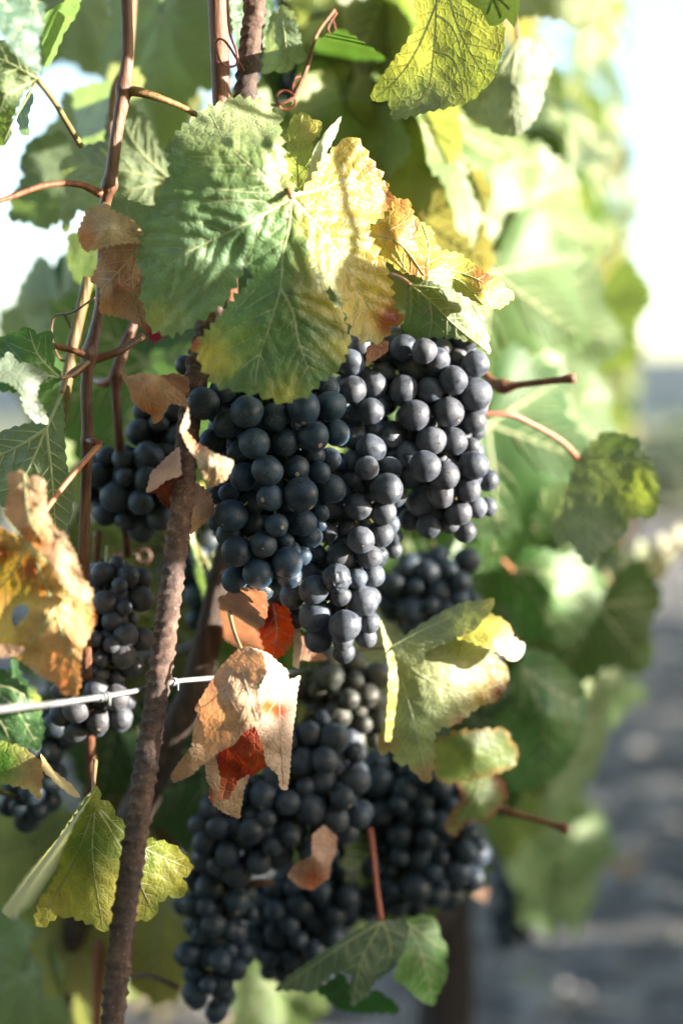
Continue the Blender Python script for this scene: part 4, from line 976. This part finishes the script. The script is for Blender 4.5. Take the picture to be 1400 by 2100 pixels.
GRAPE = mesh('grape', *sphere(32, 20), M['grape'])
GRAPES = [berry(k, .10) for k in range(5)]
SHRIVEL = berry(9, .12, .16)
GRAPE_FAR = mesh('far_grape', *sphere(16, 10), M['grape'])
GROUP = 'bunches of dark grapes on the vine'

def bunch(berries, label, top, col=(1, 1, 1), me=None, seed=0):
    """berries: list of (Vector, radius); top: world point where the stem hangs"""
    rng = random.Random(seed)
    root = link('grape_bunch', None, None, top)
    tag(root, label, 'grapes', GROUP)
    cs = [b[0] for b in berries]
    cen = sum(cs, Vector()) / len(cs)
    lo = min(cs, key=lambda c: c.z)
    ax0, ax1 = Vector(top), Vector((lo.x, lo.y, lo.z + .015)) * .5 + Vector((cen.x, cen.y, lo.z + .015)) * .5
    parts = [tube([ax0, ax0 * .6 + Vector((cen.x, cen.y, cen.z)) * .4, ax0 * .2 + cen * .8 if cen.z > ax1.z else cen, ax1], [.0024, .0022, .0018, .001], 7)]
    for c, r in berries:
        o = link('grape', me or (SHRIVEL if rng.random() < .02 else rng.choice(GRAPES)), root, c)
        out = (c - Vector((cen.x, cen.y, c.z + .01))) * 1.0
        out = (out.normalized() if out.length > 1e-5 else Vector((0, -1, 0))) + Vector((rng.uniform(-.6, .6), rng.uniform(-.6, .6), rng.uniform(-.9, .3)))
        o.rotation_mode = 'QUATERNION'; o.rotation_quaternion = out.to_track_quat('Z', 'Y')
        o.scale = (r * rng.uniform(.97, 1.02), r * rng.uniform(.97, 1.02), r * rng.uniform(.98, 1.07))
        k = rng.uniform(.65, 1.35)
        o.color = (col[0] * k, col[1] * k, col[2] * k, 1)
        # stalk of the berry
        t = min(1, max(0, (top.z - c.z) / max(1e-4, top.z - ax1.z)))
        pa = ax0.lerp(ax1, t * .9)
        parts.append(tube([pa, pa.lerp(c, .55) + Vector((0, 0, .003)), c], [.0008, .0006, .0007], 4, False))
    v, f = join(parts)
    st = link('stem', mesh('stem', [x - top for x in v], f, M['petiole']), root, top); st.color = (.9, 1.3, .7, 1)
    return root

def traced_bunch(lst, axis, d0, bulge, seed, extra=130):
    """lst: (px, py, rpx[, layer]); axis: [(px, py, half width px)] top to bottom"""
    ax = np.array(axis, float)
    X = []
    for q in lst:
        px, py, r = q[:3]; ly = q[3] if len(q) > 3 else 0
        cx = np.interp(py, ax[:, 1], ax[:, 0]); hw = np.interp(py, ax[:, 1], ax[:, 2])
        t = min(1, abs(px - cx) / hw)
        depth_px = bulge * hw * math.sqrt(max(0, 1 - t * t))        # towards the camera
        X.append([px, py, r, -depth_px + ly * r * 1.0, ly])
    X = np.array(X, float)
    n = len(X)
    for it in range(60):
        for i in range(n):
            for j in range(i + 1, n):
                dx, dy = X[i, 0] - X[j, 0], X[i, 1] - X[j, 1]
                need = .96 * (X[i, 2] + X[j, 2]); d2 = math.hypot(dx, dy)
                if d2 >= need: continue
                want = math.sqrt(need * need - d2 * d2); dz = X[i, 3] - X[j, 3]
                sgn = np.sign(X[i, 4] - X[j, 4]) or (np.sign(dz) or 1)
                if sgn * dz < want:
                    m = (want - sgn * dz) * .5 * .6
                    X[i, 3] += sgn * m; X[j, 3] -= sgn * m
    px2m = d0 / F
    out = [(P(a, b, d0 + z * px2m), r * px2m) for a, b, r, z, _ in X]
    # the far side, unseen from here
    rng = random.Random(seed)
    tries = 0; k = 0
    while k < extra and tries < 7000:
        tries += 1
        py = rng.uniform(ax[0, 1], ax[-1, 1]); cx = np.interp(py, ax[:, 1], ax[:, 0]); hw = np.interp(py, ax[:, 1], ax[:, 2])
        a = rng.uniform(-1, 1) * math.pi * .62
        rr = rng.uniform(.0, .9)
        r = rng.uniform(24, 31) if k < 70 else rng.uniform(15, 24)
        p = P(cx + math.sin(a) * hw * rr * .85, py, d0 + (math.cos(a) * hw * rr * .9 + 6) * px2m)
        if all((p - q).length > .80 * (r * px2m + s) for q, s in out):
            out.append((p, r * px2m)); k += 1
    return out

A_ = [(380, 750, 22, 2), (417, 827, 33), (400, 787, 25, 1), (416, 760, 24, 1), (458, 800, 28, 1), (507, 844, 33), (564, 856, 29, 1), (622, 837, 34), (678, 832, 31, 1), (672, 795, 24, 2), (697, 828, 26, 2), (467, 870, 29, 1), (435, 908, 30, 2), (522, 909, 31), (585, 908, 29, 1), (642, 895, 32),
      (690, 888, 27, 1), (487, 928, 22, 2), (645, 933, 22, 2), (549, 965, 31), (607, 961, 28, 1), (655, 969, 23, 1), (675, 942, 25, 2), (697, 950, 22, 3), (500, 978, 30, 1), (470, 1010, 21, 2), (442, 1013, 21, 2), (553, 1020, 28), (616, 1014, 34), (676, 1003, 32, 1), (690, 1012, 28, 2),
      (475, 1057, 32), (445, 1070, 21, 2), (470, 1096, 28, 1), (517, 1077, 26, 2), (567, 1077, 24), (622, 1072, 29, 1), (637, 1101, 24, 2), (657, 1052, 18, 2), (657, 1076, 14, 3), (486, 1132, 32), (540, 1116, 27), (586, 1108, 18, 2), (589, 1154, 32), (620, 1140, 20, 2), (592, 1180, 27, 1), (530, 1177, 32), (482, 1188, 29, 1),
      (470, 770, 27, 2), (530, 790, 28, 2), (590, 800, 28, 2), (640, 780, 28, 3), (600, 870, 25, 3), (540, 870, 25, 3)]
B_ = [(738, 712, 23, 1), (720, 744, 28), (722, 800, 29), (766, 790, 28, 1), (785, 765, 24, 2), (745, 770, 20, 3), (760, 843, 27), (724, 840, 22, 1), (727, 897, 26, 1), (760, 920, 30), (722, 945, 21, 1), (752, 961, 25), (800, 960, 24), (805, 937, 19, 2), (717, 986, 24, 1), (792, 1002, 33), (808, 1016, 25, 1),
      (735, 1040, 28), (672, 1092, 20, 1), (712, 1082, 21, 2), (650, 1135, 19, 2), (740, 1107, 27), (700, 1142, 29, 1), (690, 1185, 30), (732, 1186, 22, 1), (698, 1222, 22, 1), (643, 1210, 30), (646, 1262, 33), (652, 1310, 30, 1), (707, 1284, 33), (703, 1312, 23, 1), (705, 1338, 22, 1), (605, 1268, 23, 2), (572, 1225, 28, 2), (600, 1223, 27, 1),
      (635, 1172, 24, 2), (745, 1232, 31, 1), (758, 1226, 23, 2), (757, 1277, 23, 1), (750, 1307, 22, 2), (765, 1180, 24, 1), (758, 1142, 27, 1), (776, 1140, 22, 2), (785, 1050, 27, 1), (780, 1096, 28, 1), (798, 1075, 22, 2), (808, 1100, 19, 3), (806, 1128, 19, 3), (770, 880, 24, 2), (695, 1045, 24, 3), (660, 1150, 24, 3), (690, 1250, 24, 3), (740, 1000, 22, 3)]
C_ = [(826, 713, 27), (870, 720, 26), (908, 714, 19, 1), (896, 738, 26, 0), (935, 733, 24, 1), (975, 746, 28), (972, 808, 34), (930, 780, 29), (815, 742, 19, 2), (847, 757, 30, 1), (827, 800, 29), (882, 800, 27), (850, 852, 32), (920, 845, 31, 1), (895, 835, 21, 2), (908, 824, 19, 3), (875, 874, 21, 2), (800, 893, 30, 1), (836, 931, 28), (840, 893, 19, 2),
      (838, 978, 25, 1), (884, 903, 30), (928, 905, 29, 1), (965, 916, 19, 2), (872, 957, 32), (913, 975, 29, 1), (972, 955, 31), (1000, 985, 23, 2), (960, 1006, 26, 1), (865, 1028, 32, 1), (840, 1066, 24, 2), (824, 1052, 25, 2), (905, 1012, 30, 1), (940, 1052, 28, 1), (922, 1074, 21, 2), (1000, 1040, 20, 2), (975, 1040, 24, 2), (800, 730, 22, 3), (790, 830, 24, 3), (880, 850, 24, 3), (850, 900, 22, 3), (900, 945, 24, 3)]
GC = (1, 1, 1)
bunch(traced_bunch(A_, [(545, 740, 130), (550, 850, 150), (560, 1000, 125), (545, 1130, 90), (530, 1210, 60)], .700, .75, 1), 'large blue-black grape bunch in the shade at the front, right of the stake', P(560, 700, .715), (.11, .35, .60), seed=1)  # its shade is also put into the colour: darker, bluer than its neighbours
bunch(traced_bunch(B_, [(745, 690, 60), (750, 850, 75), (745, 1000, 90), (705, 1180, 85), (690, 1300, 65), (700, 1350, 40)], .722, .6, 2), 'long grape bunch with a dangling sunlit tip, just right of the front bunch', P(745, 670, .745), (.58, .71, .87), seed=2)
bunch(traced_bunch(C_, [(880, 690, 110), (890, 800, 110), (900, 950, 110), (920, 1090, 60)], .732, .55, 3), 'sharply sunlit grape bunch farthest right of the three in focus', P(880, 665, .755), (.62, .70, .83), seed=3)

def packed(ells, d, rb, seed, fill=.08):
    """ells: [(cx, cy, rx, ry)] px; berries of radius rb px packed into the ellipsoids"""
    rng = random.Random(seed); out = []; px2m = d / F; pos = []
    for k in range(12000):
        cx, cy, rx, ry = rng.choice(ells)
        v = Vector((rng.gauss(0, 1), rng.gauss(0, 1), rng.gauss(0, 1))).normalized() * rng.uniform(fill, 1) ** .5
        p = (cx + v.x * max(4, rx - rb * .55), cy + v.y * max(4, ry - rb * .55), v.z * max(6, min(rx, ry, 95) - rb * .8))
        r = rb * (rng.uniform(.82, 1.1) if rng.random() < .85 else rng.uniform(.6, .8))
        if all((p[0] - q[0]) ** 2 + (p[1] - q[1]) ** 2 + (p[2] - q[2]) ** 2 > (.83 * (r + q[3])) ** 2 for q in pos):
            pos.append((*p, r)); out.append((P(p[0], p[1], d - p[2] * px2m), r * px2m))
    return out

SHADE_COL = (.12, .28, .43)  # berry colour with shade put into it, for bunches away from the sun
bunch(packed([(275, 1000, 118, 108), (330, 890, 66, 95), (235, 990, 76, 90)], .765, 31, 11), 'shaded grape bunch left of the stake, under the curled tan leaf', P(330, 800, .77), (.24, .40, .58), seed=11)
bunch(packed([(235, 1215, 80, 78), (220, 1320, 88, 95), (190, 1440, 95, 82)], .745, 28, 12), 'greyish dusty grape bunch behind the scorched yellow leaf and the wire', P(225, 1120, .75), (.56, .60, .66), seed=12)
bunch(packed([(60, 1600, 75, 110), (110, 1500, 60, 70)], .80, 30, 13), 'shaded grape bunch at the left edge below the wire', P(60, 1480, .80), SHADE_COL, seed=13)
bunch(packed([(880, 1220, 112, 95), (920, 1180, 70, 60)], .885, 27, 14), 'blurred grape bunch above the pale folded leaf', P(885, 1110, .89), (.20, .40, .60), seed=14)
bunch(packed([(700, 1420, 100, 95), (740, 1480, 70, 70)], .815, 30, 15), 'grape bunch with a few olive green berries, right of the crumpled leaf', P(705, 1320, .82), (.50, .54, .36), seed=15)
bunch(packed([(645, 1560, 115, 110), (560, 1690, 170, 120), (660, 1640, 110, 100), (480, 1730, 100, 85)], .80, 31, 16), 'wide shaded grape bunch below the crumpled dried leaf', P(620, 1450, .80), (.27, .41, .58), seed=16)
bunch(packed([(850, 1640, 125, 120), (885, 1745, 120, 120), (830, 1800, 110, 95)], .875, 29, 17), 'deeply shaded grape bunch at the lower right, above the red-stalked leaf', P(860, 1530, .88), SHADE_COL, seed=17)
bunch(packed([(440, 1860, 90, 110), (432, 2010, 70, 85), (440, 1950, 82, 80)], .82, 28, 18), 'slender shaded grape bunch hanging lowest beside the stake', P(450, 1770, .82), SHADE_COL, seed=18)
bunch(packed([(610, 1880, 110, 125), (570, 1940, 75, 75), (660, 1840, 95, 95)], .87, 28, 19), 'dark grape bunch hidden in shade at the bottom centre', P(620, 1770, .87), SHADE_COL, seed=19)
bunch(packed([(740, 1760, 95, 150)], .92, 28, 20), 'dark grape bunch behind the red leaf stalk', P(745, 1680, .92), SHADE_COL, me=GRAPE_FAR, seed=20)
bunch(packed([(415, 1120, 55, 130), (400, 1220, 40, 70)], .86, 28, 21), 'dark grape bunch in deep shade behind the stake', P(410, 990, .86), SHADE_COL, me=GRAPE_FAR, seed=21)
bunch(packed([(610, 160, 60, 60)], .95, 28, 22), 'small dark grape bunch high up behind the curling tendril', P(610, 100, .95), SHADE_COL, me=GRAPE_FAR, seed=22)
bunch(packed([(1080, 1830, 75, 70), (1050, 1890, 50, 60)], 1.55, 18, 23), 'far blurred grape bunch low beside the next vine trunk', P(1080, 1760, 1.55), SHADE_COL, me=GRAPE_FAR, seed=23)

# ------------------------------------------------------------------ further leaves of the near vine, and the vines behind it
def blocked(p, size):
    """would a filler leaf stand before the traced ones?"""
    x, y, d = to_px(p)
    m = size / max(d, .05) * F * .9
    if d < .04: return True
    inframe = -m < x < 1400 + m and -m < y < 2100 + m
    return inframe and d < .84

RN = Vector((math.cos(math.atan(ROWK)), -math.sin(math.atan(ROWK)), 0))      # right-hand normal of the row
RD = Vector((RN.y * -1, RN.x, 0))
def canopy_pos(rng, t0, t1, z0, z1, half):
    t = rng.uniform(t0, t1); o = rng.uniform(-1, 1) * half
    return Vector((row_x(0), 0, 0)) + RD * t + RN * o + Vector((0, 0, rng.uniform(z0, z1))), o

rng = random.Random(5)
cnt = 0
for k in range(900):
    if cnt >= 235: break
    p, o = canopy_pos(rng, .55, 1.45, .62, 1.75, .24)
    s = rng.uniform(.055, .078)
    if blocked(p, s): continue
    x, y, d = to_px(p)
    if x < 420 and rng.random() < (.6 if y < 700 else .2): continue     # the canopy is thin there, sky shows through
    if 420 < x < 1000 and y > 1850: continue
    if x > 1240 - 60 * (d < 1): continue
    if o > .1 and rng.random() < .75: continue                      # the sunny face stays open
    side = 1 if o > -.05 else -1
    n = RN * side * rng.uniform(.4, 1) + Vector((rng.uniform(-.5, .5), rng.uniform(-.6, .3), rng.uniform(-.1, .9)))
    lc = leaf_col(rng, .30, .04)
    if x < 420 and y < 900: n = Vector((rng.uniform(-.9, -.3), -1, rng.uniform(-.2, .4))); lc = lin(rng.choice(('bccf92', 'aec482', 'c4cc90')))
    if x > 700 and rng.random() < .6: n = Vector((rng.choice((-.7, -.5, .8)), -1, rng.uniform(-.1, .5)))
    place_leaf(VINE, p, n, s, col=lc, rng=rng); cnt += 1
# unseen shoot added to the near vine, leaning out over the path, beyond the right edge of the picture: it shades the front bunch
shoot = [Vector((.02, .80, 1.45)), Vector((.16, .74, 1.52)), Vector((.30, .67, 1.45)), Vector((.40, .62, 1.28)), Vector((.44, .59, 1.16)), Vector((.45, .58, 1.05))]
sp = [Vector(tuple(q)) for q in catmull([tuple(q) for q in shoot], 6)]
v, f = tube([q - sp[0] for q in sp], [.005 - .003 * i / len(sp) for i in range(len(sp))], 8)
link('cane', mesh('cane', v, f, M['cane']), VINE, sp[0])
for (x, y, z, s) in [(.43, .578, 1.085, .056), (.445, .580, 1.045, .048), (.45, .570, 1.10, .046), (.452, .585, 1.018, .040), (.44, .592, 1.06, .034), (.30, .72, 1.46, .07), (.18, .75, 1.53, .07)]:
    place_leaf(VINE, (x, y, z), (1, rng.uniform(-.25, .25), .35), s, (rng.uniform(-.1, .1), rng.uniform(-.3, .3), -1), col=leaf_col(rng, .2, 0), rng=rng)

def foliage(root, base, spots, rng):
    vs, fs, cs = [], [], []
    for p, n, s, c in spots:
        p = p - base; Z = Vector(n).normalized()
        td = Vector((rng.uniform(-.5, .5), rng.uniform(-.5, .5), -1)); Y = (td - Z * td.dot(Z)).normalized(); Xx = Y.cross(Z)
        lv, lf = FAR_DATA[rng.choice(LEAVES_FAR).name]; o0 = len(vs)
        vs += (np.array(p) + lv @ np.array((Xx, Y, Z)) * s).tolist()
        fs += [tuple(i + o0 for i in pl) for pl in lf]; cs += [c] * len(lv)
    fo = link('foliage', mesh('foliage', vs, fs, M['leaf_far'], cols=np.array(cs)), root, base); fo['kind'] = 'stuff'
    return fo

def row_vine(t, label, nleaf, z0, z1, seed, half=.2, far=False, off=0., bunches=0):
    rng = random.Random(seed)
    base = Vector((row_x(0), 0, 0)) + RD * t + RN * off
    root = link('grapevine', None, None, base)
    tag(root, label, 'grapevine', 'grapevines along the row' if off == 0 else 'grapevines of the next row')
    tp = [base + Vector((rng.uniform(-.02, .02), rng.uniform(-.02, .02), z)) for z in (-.05, .2, .42, .6, .72)]
    q = [Vector(tuple(a)) for a in catmull([tuple(a) for a in tp], 5)]
    v, f = tube([a - base for a in q], [.034 * (1.25 - .45 * i / len(q)) * (1 + .18 * noise.noise(Vector((i * .7, seed, 0)))) for i in range(len(q))], 12, True, lambda i, a: 1 + .1 * math.sin(a * 3 + i * .4) + .06 * math.sin(a * 5 - i * .3))
    tr = link('trunk', mesh('trunk', [Vector(a) for a in v], f, M['wood']), root, base); tr.color = (.28, .26, .26, 1)
    for s in (-1, 1):
        ap = [base + Vector((0, 0, .70)), base + RD * s * .2 + Vector((0, 0, .77)), base + RD * s * .45 + Vector((0, 0, .78))]
        a = [Vector(tuple(x)) for x in catmull([tuple(x) for x in ap], 5)]
        v, f = tube([x - base for x in a], [.018 - .008 * i / len(a) for i in range(len(a))], 8)
        link('arm', mesh('arm', v, f, M['wood']), root, base).color = (.6, .55, .55, 1)
        if not far:
            for k in range(4):
                b0 = a[int(rng.uniform(2, len(a) - 1))]
                c = [b0, b0 + Vector((rng.uniform(-.08, .08), rng.uniform(-.05, .05), .4)), b0 + Vector((rng.uniform(-.15, .15), rng.uniform(-.1, .1), .85))]
                cc = [Vector(tuple(x)) for x in catmull([tuple(x) for x in c], 5)]
                v, f = tube([x - b0 for x in cc], [.0055 - .003 * i / len(cc) for i in range(len(cc))], 6)
                link('cane', mesh('cane', v, f, M['cane']), root, b0)
    if not far:
        k = 0
        while k < nleaf:
            p, o = canopy_pos(rng, t - .58, t + .58, z0, z1, half)
            p = p + RN * off
            h = (p.z - z0) / (z1 - z0)
            if h < .25 and rng.random() < .6: continue
            x, y, d = to_px(p)
            if blocked(p, .08): k += 1; continue
            side = 1 if o > -.06 else -1
            n = RN * side * rng.uniform(.5, 1) + Vector((rng.uniform(-.5, .5), rng.uniform(-.5, .4), rng.uniform(0, .9)))
            place_leaf(root, p, n, rng.uniform(.055, .082), col=leaf_col(rng, .34, .05), rng=rng); k += 1
    else:
        # too far or too thick to tell the leaves apart: the crown is one part of real leaf blades
        sp_ = []
        for k in range(nleaf):
            p, o = canopy_pos(rng, t - .62, t + .62, z0, z1, half)
            side = 1 if o > 0 else -1
            sp_.append((p + RN * off, RN * side * rng.uniform(.4, 1) + Vector((rng.uniform(-.6, .6), rng.uniform(-.6, .6), rng.uniform(0, .9))), rng.uniform(.055, .085), leaf_col(rng, .3, .05)))
        foliage(root, base, sp_, rng)
    return root
top_ = []
for k in range(110):                                  # the top of the near vine's canopy, above the picture
    p = Vector((row_x(0), 0, 0)) + RD * rng.uniform(.05, .75) + RN * rng.uniform(-.24, .24) + Vector((0, 0, rng.uniform(1.28, 1.75)))
    if not blocked(p, .09): top_.append((p, (rng.uniform(-.6, .6), rng.uniform(-.6, .3), 1), rng.uniform(.055, .078), leaf_col(rng, .2, .02)))
foliage(VINE, base1, top_, rng)
# leaves one can make out behind the fruit
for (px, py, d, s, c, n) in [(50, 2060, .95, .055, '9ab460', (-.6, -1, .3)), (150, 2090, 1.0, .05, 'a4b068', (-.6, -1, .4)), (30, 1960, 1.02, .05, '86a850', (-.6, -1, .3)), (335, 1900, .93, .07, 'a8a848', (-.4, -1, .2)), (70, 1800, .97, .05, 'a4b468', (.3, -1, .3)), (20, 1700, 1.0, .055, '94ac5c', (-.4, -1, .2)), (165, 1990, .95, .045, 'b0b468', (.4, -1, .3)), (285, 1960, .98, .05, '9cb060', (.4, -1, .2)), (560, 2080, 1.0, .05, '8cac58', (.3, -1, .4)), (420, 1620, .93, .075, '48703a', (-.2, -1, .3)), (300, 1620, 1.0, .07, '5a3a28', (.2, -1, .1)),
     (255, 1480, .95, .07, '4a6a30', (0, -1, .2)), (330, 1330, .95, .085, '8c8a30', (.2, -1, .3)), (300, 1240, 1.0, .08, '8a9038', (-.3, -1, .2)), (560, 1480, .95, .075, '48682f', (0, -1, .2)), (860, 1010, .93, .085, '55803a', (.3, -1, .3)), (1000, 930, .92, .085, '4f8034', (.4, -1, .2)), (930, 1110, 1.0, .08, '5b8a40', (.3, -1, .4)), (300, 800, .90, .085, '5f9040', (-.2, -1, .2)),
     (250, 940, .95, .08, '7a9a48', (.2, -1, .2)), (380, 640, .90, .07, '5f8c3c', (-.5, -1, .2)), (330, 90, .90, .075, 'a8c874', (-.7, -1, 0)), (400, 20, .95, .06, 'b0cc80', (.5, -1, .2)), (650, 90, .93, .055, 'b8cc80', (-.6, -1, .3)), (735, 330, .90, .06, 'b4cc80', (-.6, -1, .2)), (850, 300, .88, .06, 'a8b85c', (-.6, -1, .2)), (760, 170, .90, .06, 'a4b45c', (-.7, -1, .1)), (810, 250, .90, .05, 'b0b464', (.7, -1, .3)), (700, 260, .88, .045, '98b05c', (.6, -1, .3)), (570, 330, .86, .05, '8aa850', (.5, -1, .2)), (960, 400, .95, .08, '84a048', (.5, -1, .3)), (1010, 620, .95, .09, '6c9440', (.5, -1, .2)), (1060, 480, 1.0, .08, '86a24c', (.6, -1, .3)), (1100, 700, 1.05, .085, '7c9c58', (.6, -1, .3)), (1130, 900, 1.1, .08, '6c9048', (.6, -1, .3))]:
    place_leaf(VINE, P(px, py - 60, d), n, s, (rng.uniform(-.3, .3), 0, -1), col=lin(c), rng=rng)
VINE2 = row_vine(1.93, 'second grapevine of the row, blurred, its trunk behind the lowest grapes', 290, .42, 1.75, 31)
# low leaves and a trailing shoot of the second vine, right of the fruit
for (px, py, d, s, c, n) in [(1060, 1720, 1.35, .07, '86a866', (.7, -.8, .3)), (1130, 1640, 1.4, .06, '8cac68', (.7, -.8, .3)), (1190, 1720, 1.5, .055, '7ca05c', (.6, -.8, .4)), (1110, 1820, 1.5, .06, '6c9450', (.6, -.8, .3)), (1180, 1830, 1.6, .055, '80a460', (.7, -.8, .3)), (1040, 1640, 1.3, .06, '86a04c', (-.5, -1, .3)),
     (1215, 1500, 1.25, .05, '7c9c58', (.9, -.7, .2)), (1210, 1370, 1.25, .055, '84a05c', (.9, -.6, .3)), (1245, 1290, 1.35, .05, '8aa45c', (.9, -.6, .3)), (1160, 1260, 1.2, .05, '7c9c50', (.8, -.8, .2)), (1190, 1130, 1.3, .055, '88a858', (.7, -.8, .2)), (1240, 1420, 1.5, .055, '6c9048', (.6, -1, .2)),
     (1270, 1205, 1.25, .035, '9cac64', (.8, -.8, .3)), (1310, 1170, 1.23, .03, 'a4b06c', (.8, -.6, .4)), (1350, 1150, 1.21, .024, 'b0a878', (.7, -.8, .3)), (1385, 1118, 1.20, .018, 'b8b488', (.8, -.6, .2)), (1318, 1235, 1.24, .024, 'b08068', (.8, -.6, .1))]:
    place_leaf(VINE2, P(px, py - 20, d), n, s, (rng.uniform(-.3, .3), 0, -1), col=lin(c), rng=rng)
cane([(1150, 1260, 1.32), (1230, 1205, 1.27), (1310, 1165, 1.23), (1392, 1110, 1.20)], [5, 4, 3.5, 2.5], parent=VINE2, col=(1.6, 1.5, 1.1), label='thin leafy shoot trailing out to the right edge')
row_vine(3.05, 'third grapevine of the row, a bright blurred mass at the right', 270, .40, 1.8, 32)
for i, lb in enumerate(['fourth grapevine along the row', 'fifth grapevine along the row', 'sixth grapevine along the row', 'seventh grapevine along the row']):
    row_vine(4.2 + i * 1.15, lb + ', far and fully blurred', 260, .42, 1.8, 40 + i, far=True)
for i in range(10):
    row_vine(-3.75 + i * 1.15, 'vine of the next row, across the path to the right of the picture', 420, .10, 1.245 + .05 * math.sin(i * 2.1), 60 + i, half=.17, far=True, off=2.3)

for i, lb in enumerate(['grapevine of the near row beside the camera, out of view', 'grapevine of the near row behind the camera, out of view']):
    row_vine(-.78 - i * 1.15, lb, 330, .42, 1.8, 90 + i, far=True)
# unseen trees added behind the camera to keep sky light off the grapes
def blocker_tree(x, y, h, label, seed):
    rng = random.Random(seed)
    base = Vector((x, y, 0)); root = link('blocker_tree', None, None, base); tag(root, label, 'blocker_tree', 'trees added behind the camera to block the sky')
    tp = [Vector((0, 0, -.1)), Vector((rng.uniform(-.1, .1), 0, h * .25)), Vector((rng.uniform(-.2, .2), 0, h * .6)), Vector((0, 0, h * .9))]
    parts = [tube([Vector(tuple(q)) for q in catmull([tuple(q) for q in tp], 5)], [.16 * (1 - .055 * i) for i in range(16)], 9)]
    for k in range(7):
        a = rng.random() * 6.3; z = h * rng.uniform(.25, .6)
        parts.append(tube([Vector((0, 0, z)), Vector((math.cos(a) * .6, math.sin(a) * .6, z + .5)), Vector((math.cos(a) * 1.3, math.sin(a) * 1.3, z + 1.2))], [.06, .045, .02], 6))
    v, f = join(parts); link('trunk', mesh('trunk', v, f, M['wood']), root, base)
    vs, fs, cs = [], [], []
    for k in range(2600):
        v = Vector((rng.gauss(0, 1), rng.gauss(0, 1), rng.gauss(0, 1))).normalized() * rng.uniform(.25, 1) ** .5
        w = 1 + .35 * noise.noise(v * 2 + Vector((seed, 0, 0)))
        p = Vector((v.x * 1.7 * w, v.y * 1.5 * w, h * .55 + v.z * h * .46)); o0 = len(vs); a = Vector((rng.uniform(-1, 1), rng.uniform(-1, 1), rng.uniform(-1, 1))).normalized(); b = a.orthogonal().normalized(); s = rng.uniform(.10, .2)
        vs += [p - a * s, p + b * s * .5, p + a * s, p - b * s * .5]; fs.append((o0, o0 + 1, o0 + 2, o0 + 3)); cs += [lin('45602f') * rng.uniform(.7, 1.3)] * 4
    link('crown', mesh('crown', vs, fs, M['leaf_far'], cols=np.array(cs)), root, base)['kind'] = 'stuff'
for i, (x, y, lb) in enumerate([(-4.6, -4.4, 'leafy sky blocker added behind the camera, leftmost of its row'), (-1.9, -5.0, 'leafy sky blocker added behind the camera, second of its row'), (.8, -5.2, 'leafy sky blocker added behind the camera, third of its row'), (3.4, -5.0, 'leafy sky blocker added behind the camera, last of its row')]):
    blocker_tree(x, y, 5.6 + .4 * math.sin(i * 2), lb, 5 + i)
# dark shrubs beside the field, far right
def shrub(x, y, w, h, label, seed):
    rng = random.Random(seed)
    base = Vector((x, y, 0)); root = link('shrub', None, None, base)
    tag(root, label, 'shrub', 'shrubs beyond the path')
    vs, fs, cs = [], [], []
    for k in range(420):
        v = Vector((rng.gauss(0, 1), rng.gauss(0, 1), rng.gauss(0, 1))).normalized() * rng.uniform(.5, 1)
        p = Vector((v.x * w, v.y * w, h * .52 + v.z * h * .5)); o0 = len(vs); a = Vector((rng.uniform(-1, 1), rng.uniform(-1, 1), rng.uniform(-1, 1))).normalized(); b = a.orthogonal().normalized(); s = rng.uniform(.06, .12)
        vs += [p - a * s, p + b * s * .5, p + a * s, p - b * s * .5]; fs.append((o0, o0 + 1, o0 + 2, o0 + 3)); cs += [lin('3f5a2c') * rng.uniform(.7, 1.3)] * 4
    link('foliage', mesh('foliage', vs, fs, M['leaf_far'], cols=np.array(cs)), root, base)
    tk = []
    for k in range(5):
        e = Vector((rng.uniform(-.5, .5) * w, rng.uniform(-.5, .5) * w, h * .7)); tk.append(tube([Vector((0, 0, -.05)), e * .5 + Vector((0, 0, .05)), e], [.03, .02, .01], 6))
    v, f = join(tk); link('stem', mesh('stem', v, f, M['wood']), root, base)
shrub(3.55, 15, .55, .95, 'low dark green shrub at the right edge beyond the path', 1)
shrub(5.6, 21, .9, 1.3, 'farther dark green shrub at the right edge', 2)

# fallen leaves on the soil
for i, (px, py, y_, c, lb) in enumerate([(1265, 1768, 2.4, 'b98a58', 'fallen tan leaf lying on the soil at the right'), (1100, 2000, 2.2, 'a8a49a', 'pale fallen leaf lying below the second vine'), (620, 2040, 2.3, 'c09060', 'fallen tan leaf on the soil under the lowest grapes'), (510, 2080, 2.2, 'c8a880', 'light fallen leaf on the soil at the bottom, beside the slender bunch'), (330, 2030, 2.5, 'c4aa86', 'fallen leaf on the soil just right of the stake'), (1320, 1200, 4.6, 'b08a70', 'fallen leaf far off on the shaded soil')]):
    d = CAM.z / math.sin(math.atan((py - 1050) / F) + PITCH) if True else y_
    q = P(px, py, 1.) - CAM; k = -(CAM.z - .035) / q.z; p = CAM + q * k
    p.z = ground_h(p.x, p.y) + .012
    o = place_leaf(None, p, (R.uniform(-.3, .3), R.uniform(-.5, .1), 1), .07, (R.uniform(-1, 1), R.uniform(-1, 1), 0), col=lin(c), name='fallen_leaf')
    tag(o, lb, 'leaf', 'fallen leaves on the soil')
